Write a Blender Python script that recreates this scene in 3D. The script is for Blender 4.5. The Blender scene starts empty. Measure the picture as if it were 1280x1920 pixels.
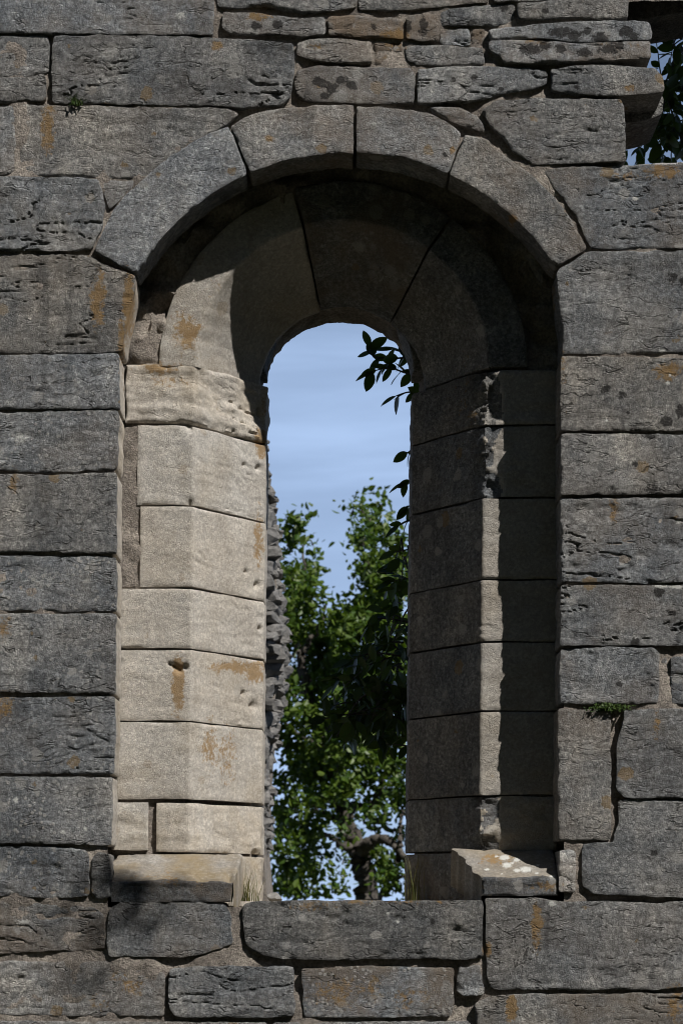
import bpy, math, random
import numpy as np
from mathutils import Vector
from mathutils.geometry import delaunay_2d_cdt

# ------------------------------------------------------------------ camera, sky, sun, exposure
S = bpy.context.scene
COL = S.collection
D = 8.0            # camera to wall face, metres
F = 4000.0         # focal length in photo pixels (wall face: 500 px per metre)
VX, VY = 634.0, 1695.0
ZC = 1.65
CX = (VX - 640) / 500

cam_d = bpy.data.cameras.new('camera')
cam = bpy.data.objects.new('camera', cam_d)
COL.objects.link(cam)
cam.location = (CX, -D, ZC)
cam.rotation_euler = (math.pi / 2, 0, 0)
cam_d.sensor_fit = 'VERTICAL'
cam_d.sensor_height = 36
cam_d.lens = 36 * F / 1920
cam_d.shift_y = (VY - 960) / 1920
cam_d.shift_x = (640 - VX) / 1920
cam_d.clip_end = 3000
cam_d.dof.use_dof = True
cam_d.dof.focus_distance = D + 0.05
cam_d.dof.aperture_fstop = 6.3
S.camera = cam

SUN = Vector((0.473, -0.453, 0.756)).normalized()
sun_d = bpy.data.lights.new('sun', 'SUN')
sun_d.energy = 5.0
sun_d.angle = math.radians(0.53)
sun_d.color = (1.0, 0.965, 0.915)
sun = bpy.data.objects.new('sun', sun_d)
COL.objects.link(sun)
sun.rotation_euler = SUN.to_track_quat('Z', 'Y').to_euler()
sun.location = (6, -8, 12)

S.cycles.filter_width = 1.0
S.view_settings.view_transform = 'Standard'
S.view_settings.look = 'None'
S.view_settings.exposure = 0.0
S.view_settings.gamma = 1.0
S.view_settings.use_curve_mapping = False


class NT:
    """small helper to write node trees"""
    def __init__(s, tree):
        s.t = tree
        s.n = tree.nodes
        s.l = tree.links

    def new(s, kind, **kw):
        nd = s.n.new(kind)
        for k, v in kw.items():
            setattr(nd, k, v)
        return nd

    def put(s, sock, v):
        if v is None:
            return
        if hasattr(v, 'is_output') or isinstance(v, bpy.types.NodeSocket):
            s.l.new(v, sock)
        else:
            if sock.type == 'RGBA' and len(v) == 3:
                v = (*v, 1)
            sock.default_value = v

    def math(s, op, a, b=None, c=None, clamp=False):
        nd = s.new('ShaderNodeMath', operation=op, use_clamp=clamp)
        for i, v in enumerate((a, b, c)):
            if v is not None:
                s.put(nd.inputs[i], v)
        return nd.outputs[0]

    def vmath(s, op, a, b=None):
        nd = s.new('ShaderNodeVectorMath', operation=op)
        s.put(nd.inputs[0], a)
        if b is not None:
            s.put(nd.inputs[1], b)
        return nd.outputs[0]

    def noise(s, vec, scale, detail=4, rough=0.6, dist=0.0):
        nd = s.new('ShaderNodeTexNoise')
        s.put(nd.inputs['Vector'], vec)
        nd.inputs['Scale'].default_value = scale
        nd.inputs['Detail'].default_value = detail
        nd.inputs['Roughness'].default_value = rough
        nd.inputs['Distortion'].default_value = dist
        return nd.outputs['Fac']

    def voro(s, vec, scale, feature='F1', rnd=1.0):
        nd = s.new('ShaderNodeTexVoronoi', feature=feature)
        s.put(nd.inputs['Vector'], vec)
        nd.inputs['Scale'].default_value = scale
        nd.inputs['Randomness'].default_value = rnd
        return nd.outputs['Distance']

    def rng(s, v, a, b, c=0.0, d=1.0):
        nd = s.new('ShaderNodeMapRange', interpolation_type='SMOOTHSTEP')
        s.put(nd.inputs[0], v)
        for i, q in enumerate((a, b, c, d)):
            s.put(nd.inputs[i + 1], q)
        return nd.outputs[0]

    def mix(s, fac, a, b, mode='MIX'):
        nd = s.new('ShaderNodeMix', data_type='RGBA', blend_type=mode)
        s.put(nd.inputs[0], fac)
        s.put(nd.inputs[6], a)
        s.put(nd.inputs[7], b)
        return nd.outputs[2]

    def ramp(s, v, stops):
        nd = s.new('ShaderNodeValToRGB')
        s.put(nd.inputs[0], v)
        el = nd.color_ramp.elements
        while len(el) < len(stops):
            el.new(0.5)
        for e, (p, c) in zip(el, stops):
            e.position = p
            e.color = (*c, 1)
        return nd.outputs[0]

    def attr(s, name, kind='GEOMETRY'):
        nd = s.new('ShaderNodeAttribute', attribute_type=kind, attribute_name=name)
        return nd.outputs['Fac']


# sky: Nishita with thin, level veils of high cloud
w = bpy.data.worlds.new('World')
S.world = w
w.use_nodes = True
w.node_tree.nodes.clear()
N = NT(w.node_tree)
sky = N.new('ShaderNodeTexSky', sky_type='NISHITA', sun_disc=False)
sky.sun_elevation = math.asin(SUN.z)
sky.sun_rotation = math.atan2(SUN.x, SUN.y)
sky.air_density = 0.55
sky.dust_density = 0.25
sky.ozone_density = 2.0
tc = N.new('ShaderNodeTexCoord').outputs['Generated']
mp = N.new('ShaderNodeMapping')
mp.inputs['Scale'].default_value = (1.0, 1.0, 9.0)
N.put(mp.inputs[0], tc)
cl = N.noise(mp.outputs[0], 2.6, 6, 0.55, 0.4)
sep = N.new('ShaderNodeSeparateXYZ')
N.put(sep.inputs[0], tc)
low = N.rng(sep.outputs[2], 0.15, 0.50, 1.0, 0.0)      # the veil thins out overhead
cf = N.math('MULTIPLY', N.rng(cl, 0.30, 0.66, 0.62, 1.0), low)
skc = N.mix(cf, sky.outputs[0], (9.9, 13.5, 20.0))
bg = N.new('ShaderNodeBackground')
bg.inputs['Strength'].default_value = 0.05
N.put(bg.inputs[0], skc)
wo = N.new('ShaderNodeOutputWorld')
N.l.new(bg.outputs[0], wo.inputs[0])

# ------------------------------------------------------------------ noise and geometry helpers
rs = np.random.RandomState(7)
random.seed(7)


def _h(ix, iy, iz):
    h = (ix.astype(np.uint32) * np.uint32(374761393) + iy.astype(np.uint32) * np.uint32(668265263)
         + iz.astype(np.uint32) * np.uint32(2246822519))
    h = (h ^ (h >> np.uint32(13))) * np.uint32(1274126177)
    h = h ^ (h >> np.uint32(16))
    return (h & np.uint32(0xFFFFFF)).astype(np.float64) / 16777215.0


def vnoise(x, y, z):
    x = np.asarray(x, float); y = np.broadcast_to(np.asarray(y, float), x.shape); z = np.broadcast_to(np.asarray(z, float), x.shape)
    fx, fy, fz = np.floor(x), np.floor(y), np.floor(z)
    ix, iy, iz = fx.astype(np.int64), fy.astype(np.int64), fz.astype(np.int64)
    u, v, t = x - fx, y - fy, z - fz
    u = u * u * (3 - 2 * u); v = v * v * (3 - 2 * v); t = t * t * (3 - 2 * t)
    r = 0
    for a in (0, 1):
        for b in (0, 1):
            for c in (0, 1):
                wgt = (u if a else 1 - u) * (v if b else 1 - v) * (t if c else 1 - t)
                r = r + wgt * _h(ix + a, iy + b, iz + c)
    return r


def fbm(x, y, z, octv=4, gain=0.5):
    """fractal noise about 0, roughly -0.5..0.5"""
    r, amp, tot, f = 0, 1.0, 0.0, 1.0
    for i in range(octv):
        r = r + amp * (vnoise(x * f + 17.3 * i, y * f + 5.1 * i, z * f + 9.7 * i) - 0.5)
        tot += amp
        amp *= gain
        f *= 2.03
    return r / tot * 1.4


def P(px, py, Y=0.0):
    """a point of the place: photo pixel and depth behind the wall face"""
    k = (D + Y) / F
    return Vector((CX + (px - VX) * k, Y, ZC + (VY - py) * k))


def to_px(co):
    k = F / (D + co[:, 1])
    return VX + (co[:, 0] - CX) * k, VY - (co[:, 2] - ZC) * k


# stains that belong to the stone: centre and radii on the photograph, strength
ORANGE = [(90, 240, 14, 55, .9), (185, 560, 18, 60, .9), (242, 575, 12, 70, 1.0), (228, 640, 8, 60, .9), (352, 625, 30, 45, .8),
          (335, 1285, 12, 60, 1.1), (450, 1250, 60, 14, .9), (478, 1262, 16, 22, 1.0), (395, 1400, 20, 60, .7), (425, 1420, 25, 70, .6),
          (485, 1010, 12, 60, .8), (490, 830, 14, 30, 1.0), (300, 690, 55, 14, .8), (320, 715, 40, 20, .6), (495, 760, 8, 50, .5),
          (1005, 1735, 12, 55, .9), (912, 1782, 8, 14, 1.2), (958, 1890, 12, 26, 1.2), (1150, 955, 12, 32, .8), (1250, 695, 30, 18, .9),
          (740, 70, 28, 24, .9), (735, 100, 18, 18, .7), (488, 30, 26, 12, .8), (600, 90, 30, 14, .5), (1005, 78, 20, 8, .8), (1150, 85, 60, 8, .5),
          (1230, 320, 50, 16, .8), (1180, 330, 60, 12, .6), (1256, 325, 10, 10, 1.2), (408, 86, 12, 10, 1.0), (1180, 165, 12, 10, .8), (1060, 400, 18, 12, .5),
          (960, 410, 10, 8, 1.1), (640, 1860, 90, 34, .62), (770, 1870, 60, 30, .55), (720, 1690, 220, 14, .5), (580, 1700, 60, 12, .6),
          (1030, 560, 14, 60, .7), (1055, 690, 8, 40, .6), (240, 1840, 60, 40, .5), (180, 1880, 40, 20, .5), (300, 1650, 100, 30, .45),
          (930, 1610, 40, 14, .7), (1020, 1660, 40, 12, .7), (1265, 1880, 20, 50, .7), (1230, 1355, 9, 40, .7), (875, 760, 40, 160, .4), (550, 260, 60, 26, .3),
          (860, 285, 30, 30, .4), (848, 282, 6, 6, 1.2), (10, 1320, 18, 30, .8), (10, 1180, 18, 30, .7), (25, 905, 12, 30, .7), (400, 530, 25, 60, .4),
          (230, 700, 6, 60, .6), (222, 1350, 6, 250, .25), (290, 250, 6, 6, .9), (505, 260, 10, 8, .9), (1040, 390, 10, 8, .5)]
BLACK = [(1050, 60, 22, 10, 1), (1075, 66, 14, 10, 1), (1100, 58, 9, 6, 1), (1125, 70, 16, 9, 1), (1172, 60, 14, 12, 1), (1188, 68, 10, 8, 1), (1095, 98, 14, 9, 1),
         (1140, 92, 20, 9, 1), (1160, 86, 10, 8, 1), (995, 92, 22, 10, 1), (1020, 86, 12, 8, 1), (1050, 92, 10, 10, 1), (600, 155, 14, 10, 1), (622, 165, 14, 10, 1),
         (640, 150, 12, 8, 1), (660, 160, 10, 8, 1), (608, 180, 10, 6, 1), (480, 48, 10, 8, 1), (520, 46, 10, 8, 1), (793, 50, 9, 18, 1), (763, 52, 8, 12, 1), (700, 50, 8, 6, .8),
         (885, 42, 8, 6, 1), (945, 14, 8, 6, 1), (1020, 20, 8, 6, .9), (888, 145, 7, 6, .9), (938, 168, 6, 5, .9), (850, 150, 6, 5, .8), (1080, 163, 6, 6, .9), (1135, 728, 9, 9, .9),
         (1165, 742, 8, 7, .9), (1248, 790, 11, 11, 1), (1275, 770, 10, 14, .9), (1262, 520, 12, 12, .8), (1276, 530, 8, 10, .8), (1215, 818, 16, 6, .8), (1175, 775, 5, 5, .8),
         (1222, 918, 16, 10, .8), (1190, 870, 7, 6, .8), (1095, 830, 6, 5, .7), (1235, 1110, 10, 10, 1), (1190, 1205, 12, 8, .9), (1160, 1282, 7, 7, .8), (1260, 1150, 8, 6, .8), (960, 320, 0.1, 0.1, 0),
         (833, 290, 5, 5, .9), (1226, 1598, 8, 6, .9), (810, 1728, 6, 6, .8), (1180, 560, 20, 110, .35), (1240, 400, 30, 70, .35), (1110, 740, 40, 60, .2), (980, 1780, 40, 60, .45)]
PALE = [(945, 1608, 10.1, 5.0, 1.2), (968, 1612, 7.2, 3.6, 1.2), (950, 1622, 8.6, 5.0, 1.2), (985, 1630, 11.5, 5.0, 1.3), (968, 1632, 5.8, 3.6, 1.2), (912, 1630, 5.0, 2.2, 1.2), (1008, 1622, 3.6, 2.2, 1.1),
        (1005, 1637, 4.3, 2.2, 1.1), (960, 1618, 2.9, 2.2, 1.1), (940, 1638, 2.9, 1.4, 1.1), (930, 1606, 3.6, 2.2, 1.1), (1035, 1643, 5.8, 2.2, 1.1), (1238, 1097, 14, 6, 1.2), (1268, 1098, 14, 6, 1.2),
        (1240, 658, 7, 4, 1.2), (1251, 718, 4, 4, 1.2), (1136, 788, 3, 3, 1.1), (1255, 704, 3, 3, 1), (1272, 858, 3, 3, 1), (1270, 980, 4, 4, 1), (1190, 372, 6, 4, 1.2), (30, 235, 5, 5, 1.1),
        (140, 1690, 0.1, 0.1, 0), (1033, 1694, 8, 5, 1.1), (340, 30, 14, 12, .7), (20, 755, 18, 14, .6), (40, 820, 20, 14, .7), (130, 830, 30, 20, .5), (85, 1085, 70, 35, .5), (250, 1060, 30, 30, 0.2),
        (60, 1500, 90, 40, .35), (120, 1555, 70, 26, .35), (1235, 305, 60, 4, 1.0), (1130, 205, 8, 8, .3), (180, 700, 20, 14, .4), (118, 1560, 5, 4, 1.1), (30, 1500, 5, 5, 1), (160, 1555, 5, 5, 1),
        (45, 1730, 18, 10, .7), (190, 1470, 12, 12, .5), (745, 1728, 3, 3, 1.1), (727, 1712, 3, 3, 1.1), (700, 232, 16, 6, .6), (580, 242, 7, 7, .5), (600, 1140, 0.1, 0.1, 0)]


def field(spots, px, py):
    r = np.zeros(len(px))
    for x, y, a, b, s in spots:
        if s <= 0:
            continue
        d2 = ((px - x) / a) ** 2 + ((py - y) / b) ** 2
        r = np.maximum(r, s * np.exp(-0.7 * d2))
    return r


def link(name, me, parent=None, mats=()):
    o = bpy.data.objects.new(name, me)
    COL.objects.link(o)
    for m in mats:
        me.materials.append(m)
    if parent:
        o.parent = parent
        o.location = -Vector(parent.location)
    return o


def tag(o, label=None, cat=None, group=None, kind=None):
    if label: o['label'] = label
    if cat: o['category'] = cat
    if group: o['group'] = group
    if kind: o['kind'] = kind
    return o


def thing(name, loc, label, cat, group=None):
    o = bpy.data.objects.new(name, None)
    o.empty_display_size = 0.2
    COL.objects.link(o)
    o.location = loc
    return tag(o, label, cat, group)


def mesh_obj(name, V, faces, mats, parent=None, smooth=True, matidx=None, stain=True, props=None):
    """one mesh object with its origin at its own middle; faces: array of tris/quads or list"""
    V = np.asarray(V, float)
    c = (V.min(0) + V.max(0)) / 2
    me = bpy.data.meshes.new(name)
    fl = faces.tolist() if hasattr(faces, 'tolist') else faces
    me.from_pydata((V - c).tolist(), [], fl)
    for m in mats:
        me.materials.append(m)
    if smooth:
        me.polygons.foreach_set('use_smooth', np.ones(len(me.polygons), bool))
    if matidx is not None:
        me.polygons.foreach_set('material_index', np.asarray(matidx, np.int32))
    if stain:
        px, py = to_px(V)
        for nm, sp in (('orange_lichen', ORANGE), ('black_lichen', BLACK), ('white_lichen', PALE)):
            near = [q for q in sp if px.min() - 3 * q[2] < q[0] < px.max() + 3 * q[2] and py.min() - 3 * q[3] < q[1] < py.max() + 3 * q[3]]
            a = me.attributes.new(nm, 'FLOAT', 'POINT')
            a.data.foreach_set('value', field(near, px, py).astype(np.float32))
    if smooth:
        me.set_sharp_from_angle(angle=math.radians(48))
    me.update()
    o = bpy.data.objects.new(name, me)
    COL.objects.link(o)
    if parent:
        o.parent = parent
        o.location = Vector(c) - Vector(parent.location)
    else:
        o.location = c
    for k, v in (props or {}).items():
        o[k] = v
    return o


# ------------------------------------------------------------------ materials
def new_mat(name):
    m = bpy.data.materials.new(name)
    m.use_nodes = True
    m.node_tree.nodes.clear()
    n = NT(m.node_tree)
    out = n.new('ShaderNodeOutputMaterial')
    b = n.new('ShaderNodeBsdfPrincipled')
    n.l.new(b.outputs[0], out.inputs[0])
    return m, n, b, out


def tex_vec(n):
    oc = n.new('ShaderNodeTexCoord').outputs['Object']
    rnd = n.new('ShaderNodeObjectInfo').outputs['Random']
    comb = n.new('ShaderNodeCombineXYZ')
    for i, q in enumerate((53.0, 31.0, 77.0)):
        n.put(comb.inputs[i], n.math('MULTIPLY', rnd, q))
    return n.vmath('ADD', oc, comb.outputs[0]), rnd


def stone_material(name, ramp, warm_col, crack_amt, bump_dist, pale=False, tone_attr=True):
    m, n, b, out = new_mat(name)
    vec, rnd = tex_vec(n)
    n1 = n.noise(vec, 5.0, 6, 0.62, 0.3)
    n2 = n.noise(vec, 62.0, 6, 0.72)
    n3 = n.noise(vec, 250.0, 3, 0.75)
    # vertically drawn-out weathering, as rain leaves it
    mpv = n.new('ShaderNodeMapping'); mpv.inputs['Scale'].default_value = (9.0, 9.0, 1.6)
    n.put(mpv.inputs[0], vec)
    nv = n.noise(mpv.outputs[0], 1.0, 5, 0.6)
    col = n.ramp(n.math('ADD', n.math('MULTIPLY', n1, 0.62), n.math('MULTIPLY', nv, 0.38)), ramp)
    lo_, hi_ = ((0.86, 0.86, 0.86), (1.13, 1.12, 1.11)) if pale else ((0.55, 0.55, 0.56), (1.45, 1.43, 1.40))
    col = n.mix(n.rng(n2, 0.30, 0.72), n.mix(1.0, col, lo_, 'MULTIPLY'), n.mix(1.0, col, hi_, 'MULTIPLY'))
    col = n.mix(n.rng(n3, 0.34, 0.68), n.mix(1.0, col, (0.84, 0.84, 0.84) if pale else (0.58, 0.58, 0.585), 'MULTIPLY'), n.mix(1.0, col, (1.14, 1.14, 1.13) if pale else (1.48, 1.47, 1.45), 'MULTIPLY'))
    gv = n.new('ShaderNodeTexVoronoi', feature='F1'); n.put(gv.inputs['Vector'], vec); gv.inputs['Scale'].default_value = 120.0
    gs = n.new('ShaderNodeSeparateColor'); n.put(gs.inputs[0], gv.outputs['Color'])
    col = n.mix(n.math('POWER', gs.outputs[0], 2.0), n.mix(1.0, col, (0.88, 0.88, 0.88) if pale else (0.82, 0.82, 0.82), 'MULTIPLY'), n.mix(1.0, col, (1.24, 1.24, 1.23) if pale else (1.45, 1.44, 1.42), 'MULTIPLY'))
    warm = n.attr('warm', 'OBJECT')
    nw = n.noise(vec, 3.3, 5, 0.65)
    col = n.mix(n.math('MULTIPLY', n.rng(nw, 0.38, 0.66), warm, clamp=True), col, warm_col)
    col = n.mix(1.0, col, n.mix(rnd, (0.985, 0.99, 1.0), (1.015, 1.0, 0.985)) if pale else n.mix(rnd, (0.98, 1.03, 1.09), (1.12, 1.06, 0.98)), 'MULTIPLY')
    if tone_attr:
        tone = n.attr('tone', 'OBJECT')
        col = n.mix(1.0, col, tone, 'MULTIPLY')
    pos = n.new('ShaderNodeNewGeometry').outputs['Position']
    # weathering that runs on from stone to stone: tan washes and dark rain streaks
    tanw = n.rng(n.noise(pos, 2.3, 6, 0.68, 0.5), 0.50, 0.72)
    col = n.mix(n.math('MULTIPLY', tanw, 0.14 if pale else 0.24), col, (0.46, 0.37, 0.25) if pale else (0.26, 0.215, 0.16))
    mps = n.new('ShaderNodeMapping'); mps.inputs['Scale'].default_value = (11.0, 11.0, 0.9)
    n.put(mps.inputs[0], pos)
    strk = n.math('MULTIPLY', n.rng(n.noise(mps.outputs[0], 1.0, 5, 0.7), 0.53, 0.70), n.rng(n.noise(pos, 1.7, 3, 0.6), 0.42, 0.60))
    strk = n.math('MULTIPLY', strk, n.rng(n2, 0.25, 0.55, 0.35, 1.0))
    col = n.mix(n.math('MULTIPLY', strk, 0.22 if pale else 0.55), col, (0.20, 0.17, 0.13) if pale else (0.035, 0.034, 0.034))
    # scattered grey and ochre lichen discs of many sizes
    dn = n.math('MULTIPLY', n.math('SUBTRACT', n2, 0.5), 0.5)
    lv = n.new('ShaderNodeTexVoronoi', feature='F1')
    n.put(lv.inputs['Vector'], pos); lv.inputs['Scale'].default_value = 15.0
    lsep = n.new('ShaderNodeSeparateColor'); n.put(lsep.inputs[0], lv.outputs['Color'])
    lrad = n.math('MULTIPLY', n.math('POWER', lsep.outputs[0], 4.0), 0.50)
    ldisc = n.rng(n.math('SUBTRACT', lrad, n.math('ADD', lv.outputs['Distance'], n.math('MULTIPLY', dn, 1.6))), 0.0, 0.03)
    lcol = n.mix(n.rng(lsep.outputs[1], 0.86, 0.90), n.mix(lsep.outputs[2], (0.30, 0.295, 0.28), (0.42, 0.405, 0.375)), (0.24, 0.16, 0.07))
    col = n.mix(n.math('MULTIPLY', ldisc, 0.25 if pale else 0.62), col, lcol)
    # small pale crusts, more on some stones
    v1 = n.voro(vec, 46.0)
    sp = n.attr('speckle', 'OBJECT')
    nm = n.noise(vec, 9.0, 3, 0.6)
    v1 = n.math('ADD', v1, n.math('MULTIPLY', n.math('SUBTRACT', n2, 0.5), 0.55))
    spk = n.math('MULTIPLY', n.rng(v1, 0.36, 0.24), n.math('MULTIPLY', n.rng(nm, 0.42, 0.58), sp), clamp=True)
    col = n.mix(n.math('MULTIPLY', spk, 0.75), col, (0.40, 0.385, 0.36) if not pale else (0.55, 0.50, 0.43))
    # fine bright grains
    v2 = n.voro(vec, 140.0)
    col = n.mix(n.math('MULTIPLY', n.rng(v2, 0.20, 0.10), n.rng(n2, 0.52, 0.60)), col, (0.34, 0.32, 0.29) if not pale else (0.6, 0.56, 0.49))
    # cracks along the bedding
    mpc = n.new('ShaderNodeMapping'); mpc.inputs['Scale'].default_value = (5.0, 5.0, 21.0)
    wob = n.noise(vec, 7.0, 4, 0.6)
    cw = n.new('ShaderNodeCombineXYZ')
    n.put(cw.inputs[2], n.math('MULTIPLY', wob, 0.09))
    n.put(mpc.inputs[0], n.vmath('ADD', vec, cw.outputs[0]))
    cn = n.noise(mpc.outputs[0], 1.0, 3, 0.55)
    rid = n.math('ABSOLUTE', n.math('SUBTRACT', cn, 0.5))
    cmask = n.rng(n.noise(vec, 6.5, 3, 0.6), 0.46, 0.58)
    crk = n.math('MULTIPLY', n.rng(rid, 0.020, 0.004), cmask)
    crk = n.math('MULTIPLY', crk, n.attr('crack', 'OBJECT'), clamp=True)
    # lichens and stains placed on the stone
    oa = n.attr('orange_lichen')
    on = n.noise(vec, 75.0, 5, 0.7)
    on2 = n.noise(vec, 24.0, 4, 0.7, 0.6)
    of = n.rng(n.math('ADD', n.math('MULTIPLY', oa, 0.55), n.math('ADD', n.math('MULTIPLY', on, 0.75), n.math('MULTIPLY', on2, 0.75))), 1.00, 1.17)
    of = n.math('MULTIPLY', of, n.rng(oa, 0.05, 0.3))
    ocol = n.mix(n.noise(vec, 30.0, 3, 0.6), (0.30, 0.17, 0.045), (0.24, 0.16, 0.08))
    col = n.mix(n.math('MULTIPLY', of, 0.8), col, ocol)
    ba = n.attr('black_lichen')
    bf = n.rng(n.math('ADD', ba, n.math('MULTIPLY', n.math('ADD', n.math('SUBTRACT', on, 0.5), n.math('SUBTRACT', n2, 0.5)), 1.5)), 0.42, 0.60)
    col = n.mix(n.math('MULTIPLY', bf, 0.85), col, (0.018, 0.016, 0.015))
    wa = n.attr('white_lichen')
    wn = n.math('ADD', wa, n.math('MULTIPLY', n.math('ADD', n.math('SUBTRACT', on, 0.5), n.math('SUBTRACT', n3, 0.5)), 1.7))
    col = n.mix(n.math('MULTIPLY', n.rng(wn, 0.5, 0.66), n.rng(wa, 0.2, 0.95, 0.25, 1.0)), col, n.mix(n2, (0.42, 0.42, 0.39), (0.74, 0.73, 0.69)))
    # dirt held in the cracks
    col = n.mix(n.math('MULTIPLY', crk, 0.55), col, (0.03, 0.026, 0.022))
    n.put(b.inputs['Base Color'], col)
    b.inputs['Roughness'].default_value = 0.92
    b.inputs['Specular IOR Level'].default_value = 0.25
    # fine relief
    tool = n.new('ShaderNodeMapping'); tool.inputs['Scale'].default_value = (150.0, 150.0, 16.0)
    n.put(tool.inputs[0], vec)
    tl = n.noise(tool.outputs[0], 1.0, 2, 0.5)
    pit = n.math('MULTIPLY', n.rng(n.voro(vec, 105.0), 0.30, 0.08), n.rng(n.noise(vec, 19.0, 3, 0.6), 0.46, 0.60))
    h = n.math('ADD', n.math('MULTIPLY', n2, 0.80), n.math('MULTIPLY', n3, 0.9))
    h = n.math('SUBTRACT', h, n.math('MULTIPLY', pit, 0.55))
    h = n.math('ADD', h, n.math('MULTIPLY', tl, n.math('MULTIPLY', n.math('POWER', rnd, 3.0), 0.22)))
    h = n.math('SUBTRACT', h, n.math('MULTIPLY', crk, crack_amt))
    h = n.math('ADD', h, n.math('MULTIPLY', spk, 0.25))
    bp = n.new('ShaderNodeBump')
    bp.inputs['Strength'].default_value = 1.0
    bp.inputs['Distance'].default_value = bump_dist
    n.put(bp.inputs['Height'], h)
    n.l.new(bp.outputs[0], b.inputs['Normal'])
    return m


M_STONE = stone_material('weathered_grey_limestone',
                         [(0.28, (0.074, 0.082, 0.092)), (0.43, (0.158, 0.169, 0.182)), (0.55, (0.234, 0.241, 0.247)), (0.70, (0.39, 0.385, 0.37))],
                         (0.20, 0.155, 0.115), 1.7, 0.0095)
M_PALE = stone_material('clean_cream_limestone',
                        [(0.30, (0.355, 0.325, 0.288)), (0.45, (0.44, 0.41, 0.37)), (0.56, (0.49, 0.462, 0.424)), (0.70, (0.55, 0.525, 0.485))],
                        (0.40, 0.31, 0.18), 1.2, 0.0032, pale=True)


def mortar_material():
    m, n, b, out = new_mat('sandy_lime_mortar')
    vec = n.new('ShaderNodeTexCoord').outputs['Object']
    n1 = n.noise(vec, 7.0, 6, 0.65)
    n2 = n.noise(vec, 90.0, 5, 0.7)
    col = n.ramp(n1, [(0.32, (0.17, 0.15, 0.133)), (0.5, (0.28, 0.248, 0.218)), (0.68, (0.43, 0.385, 0.335))])
    col = n.mix(n.rng(n2, 0.3, 0.7), n.mix(1.0, col, (0.6, 0.6, 0.6), 'MULTIPLY'), n.mix(1.0, col, (1.35, 1.33, 1.3), 'MULTIPLY'))
    n.put(b.inputs['Base Color'], col)
    b.inputs['Roughness'].default_value = 0.95
    b.inputs['Specular IOR Level'].default_value = 0.2
    bp = n.new('ShaderNodeBump')
    bp.inputs['Distance'].default_value = 0.012
    n.put(bp.inputs['Height'], n.math('ADD', n2, n.math('MULTIPLY', n.noise(vec, 240.0, 2, 0.6), 0.5)))
    n.l.new(bp.outputs[0], b.inputs['Normal'])
    return m


M_MORTAR = mortar_material()


def leaf_material(name, c1, c2, trans, rough=0.45):
    m, n, b, out = new_mat(name)
    rnd = n.new('ShaderNodeNewGeometry').outputs['Random Per Island']
    r2 = n.new('ShaderNodeObjectInfo').outputs['Random']
    f = n.math('FRACT', n.math('ADD', rnd, r2))
    col = n.mix(f, c1, c2)
    n.put(b.inputs['Base Color'], col)
    b.inputs['Roughness'].default_value = rough
    b.inputs['Specular IOR Level'].default_value = 0.35
    tr = n.new('ShaderNodeBsdfTranslucent')
    n.put(tr.inputs[0], n.mix(1.0, col, (1.5, 1.5, 0.6), 'MULTIPLY'))
    mx = n.new('ShaderNodeMixShader')
    mx.inputs[0].default_value = trans
    n.l.new(b.outputs[0], mx.inputs[1])
    n.l.new(tr.outputs[0], mx.inputs[2])
    n.l.new(mx.outputs[0], out.inputs[0])
    return m


M_OAK = leaf_material('oak_leaf', (0.042, 0.092, 0.012), (0.115, 0.17, 0.024), 0.30)
M_VINE = leaf_material('vine_leaf', (0.020, 0.040, 0.010), (0.060, 0.095, 0.018), 0.28, 0.4)
M_GRASS = leaf_material('grass_blade', (0.06, 0.08, 0.02), (0.17, 0.15, 0.06), 0.25)
M_MOSS = leaf_material('moss_leaf', (0.03, 0.06, 0.01), (0.06, 0.09, 0.02), 0.1)


def simple_noise_mat(name, stops, scale, bump, rough=0.9):
    m, n, b, out = new_mat(name)
    vec, rnd = tex_vec(n)
    n1 = n.noise(vec, scale, 7, 0.65)
    n2 = n.noise(vec, scale * 9, 4, 0.65)
    col = n.ramp(n.math('ADD', n.math('MULTIPLY', n1, 0.6), n.math('MULTIPLY', n2, 0.4)), stops)
    n.put(b.inputs['Base Color'], col)
    b.inputs['Roughness'].default_value = rough
    b.inputs['Specular IOR Level'].default_value = 0.2
    bp = n.new('ShaderNodeBump')
    bp.inputs['Distance'].default_value = bump
    n.put(bp.inputs['Height'], n.math('ADD', n1, n2))
    n.l.new(bp.outputs[0], b.inputs['Normal'])
    return m


M_BARK = simple_noise_mat('oak_bark', [(0.3, (0.04, 0.035, 0.03)), (0.5, (0.10, 0.088, 0.076)), (0.7, (0.20, 0.18, 0.155))], 6.0, 0.018)
M_RUBBLE = simple_noise_mat('rubble_stone', [(0.3, (0.09, 0.088, 0.086)), (0.48, (0.21, 0.202, 0.193)), (0.7, (0.38, 0.365, 0.34))], 2.2, 0.010)
M_GROUND = simple_noise_mat('meadow_ground', [(0.3, (0.028, 0.030, 0.016)), (0.5, (0.045, 0.046, 0.026)), (0.7, (0.075, 0.07, 0.05))], 1.3, 0.05)

# ------------------------------------------------------------------ ground
gm = bpy.data.meshes.new('ground')
gm.from_pydata([(-1500, -1500, 0), (1500, -1500, 0), (1500, 1500, 0), (-1500, 1500, 0)], [], [(0, 1, 2, 3)])
gm.materials.append(M_GROUND)
tag(link('ground', gm), kind='structure')

# ------------------------------------------------------------------ the ruined wall
WALL = thing('ruined_wall', (0, 0.3, 0), 'weathered grey limestone wall with a tall round arched window opening', 'wall')
D1, D2, D3 = 0.205, 0.55, 0.78      # depths: rebate face, end of the splay, back of the wall
RES = 0.0062


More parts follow.
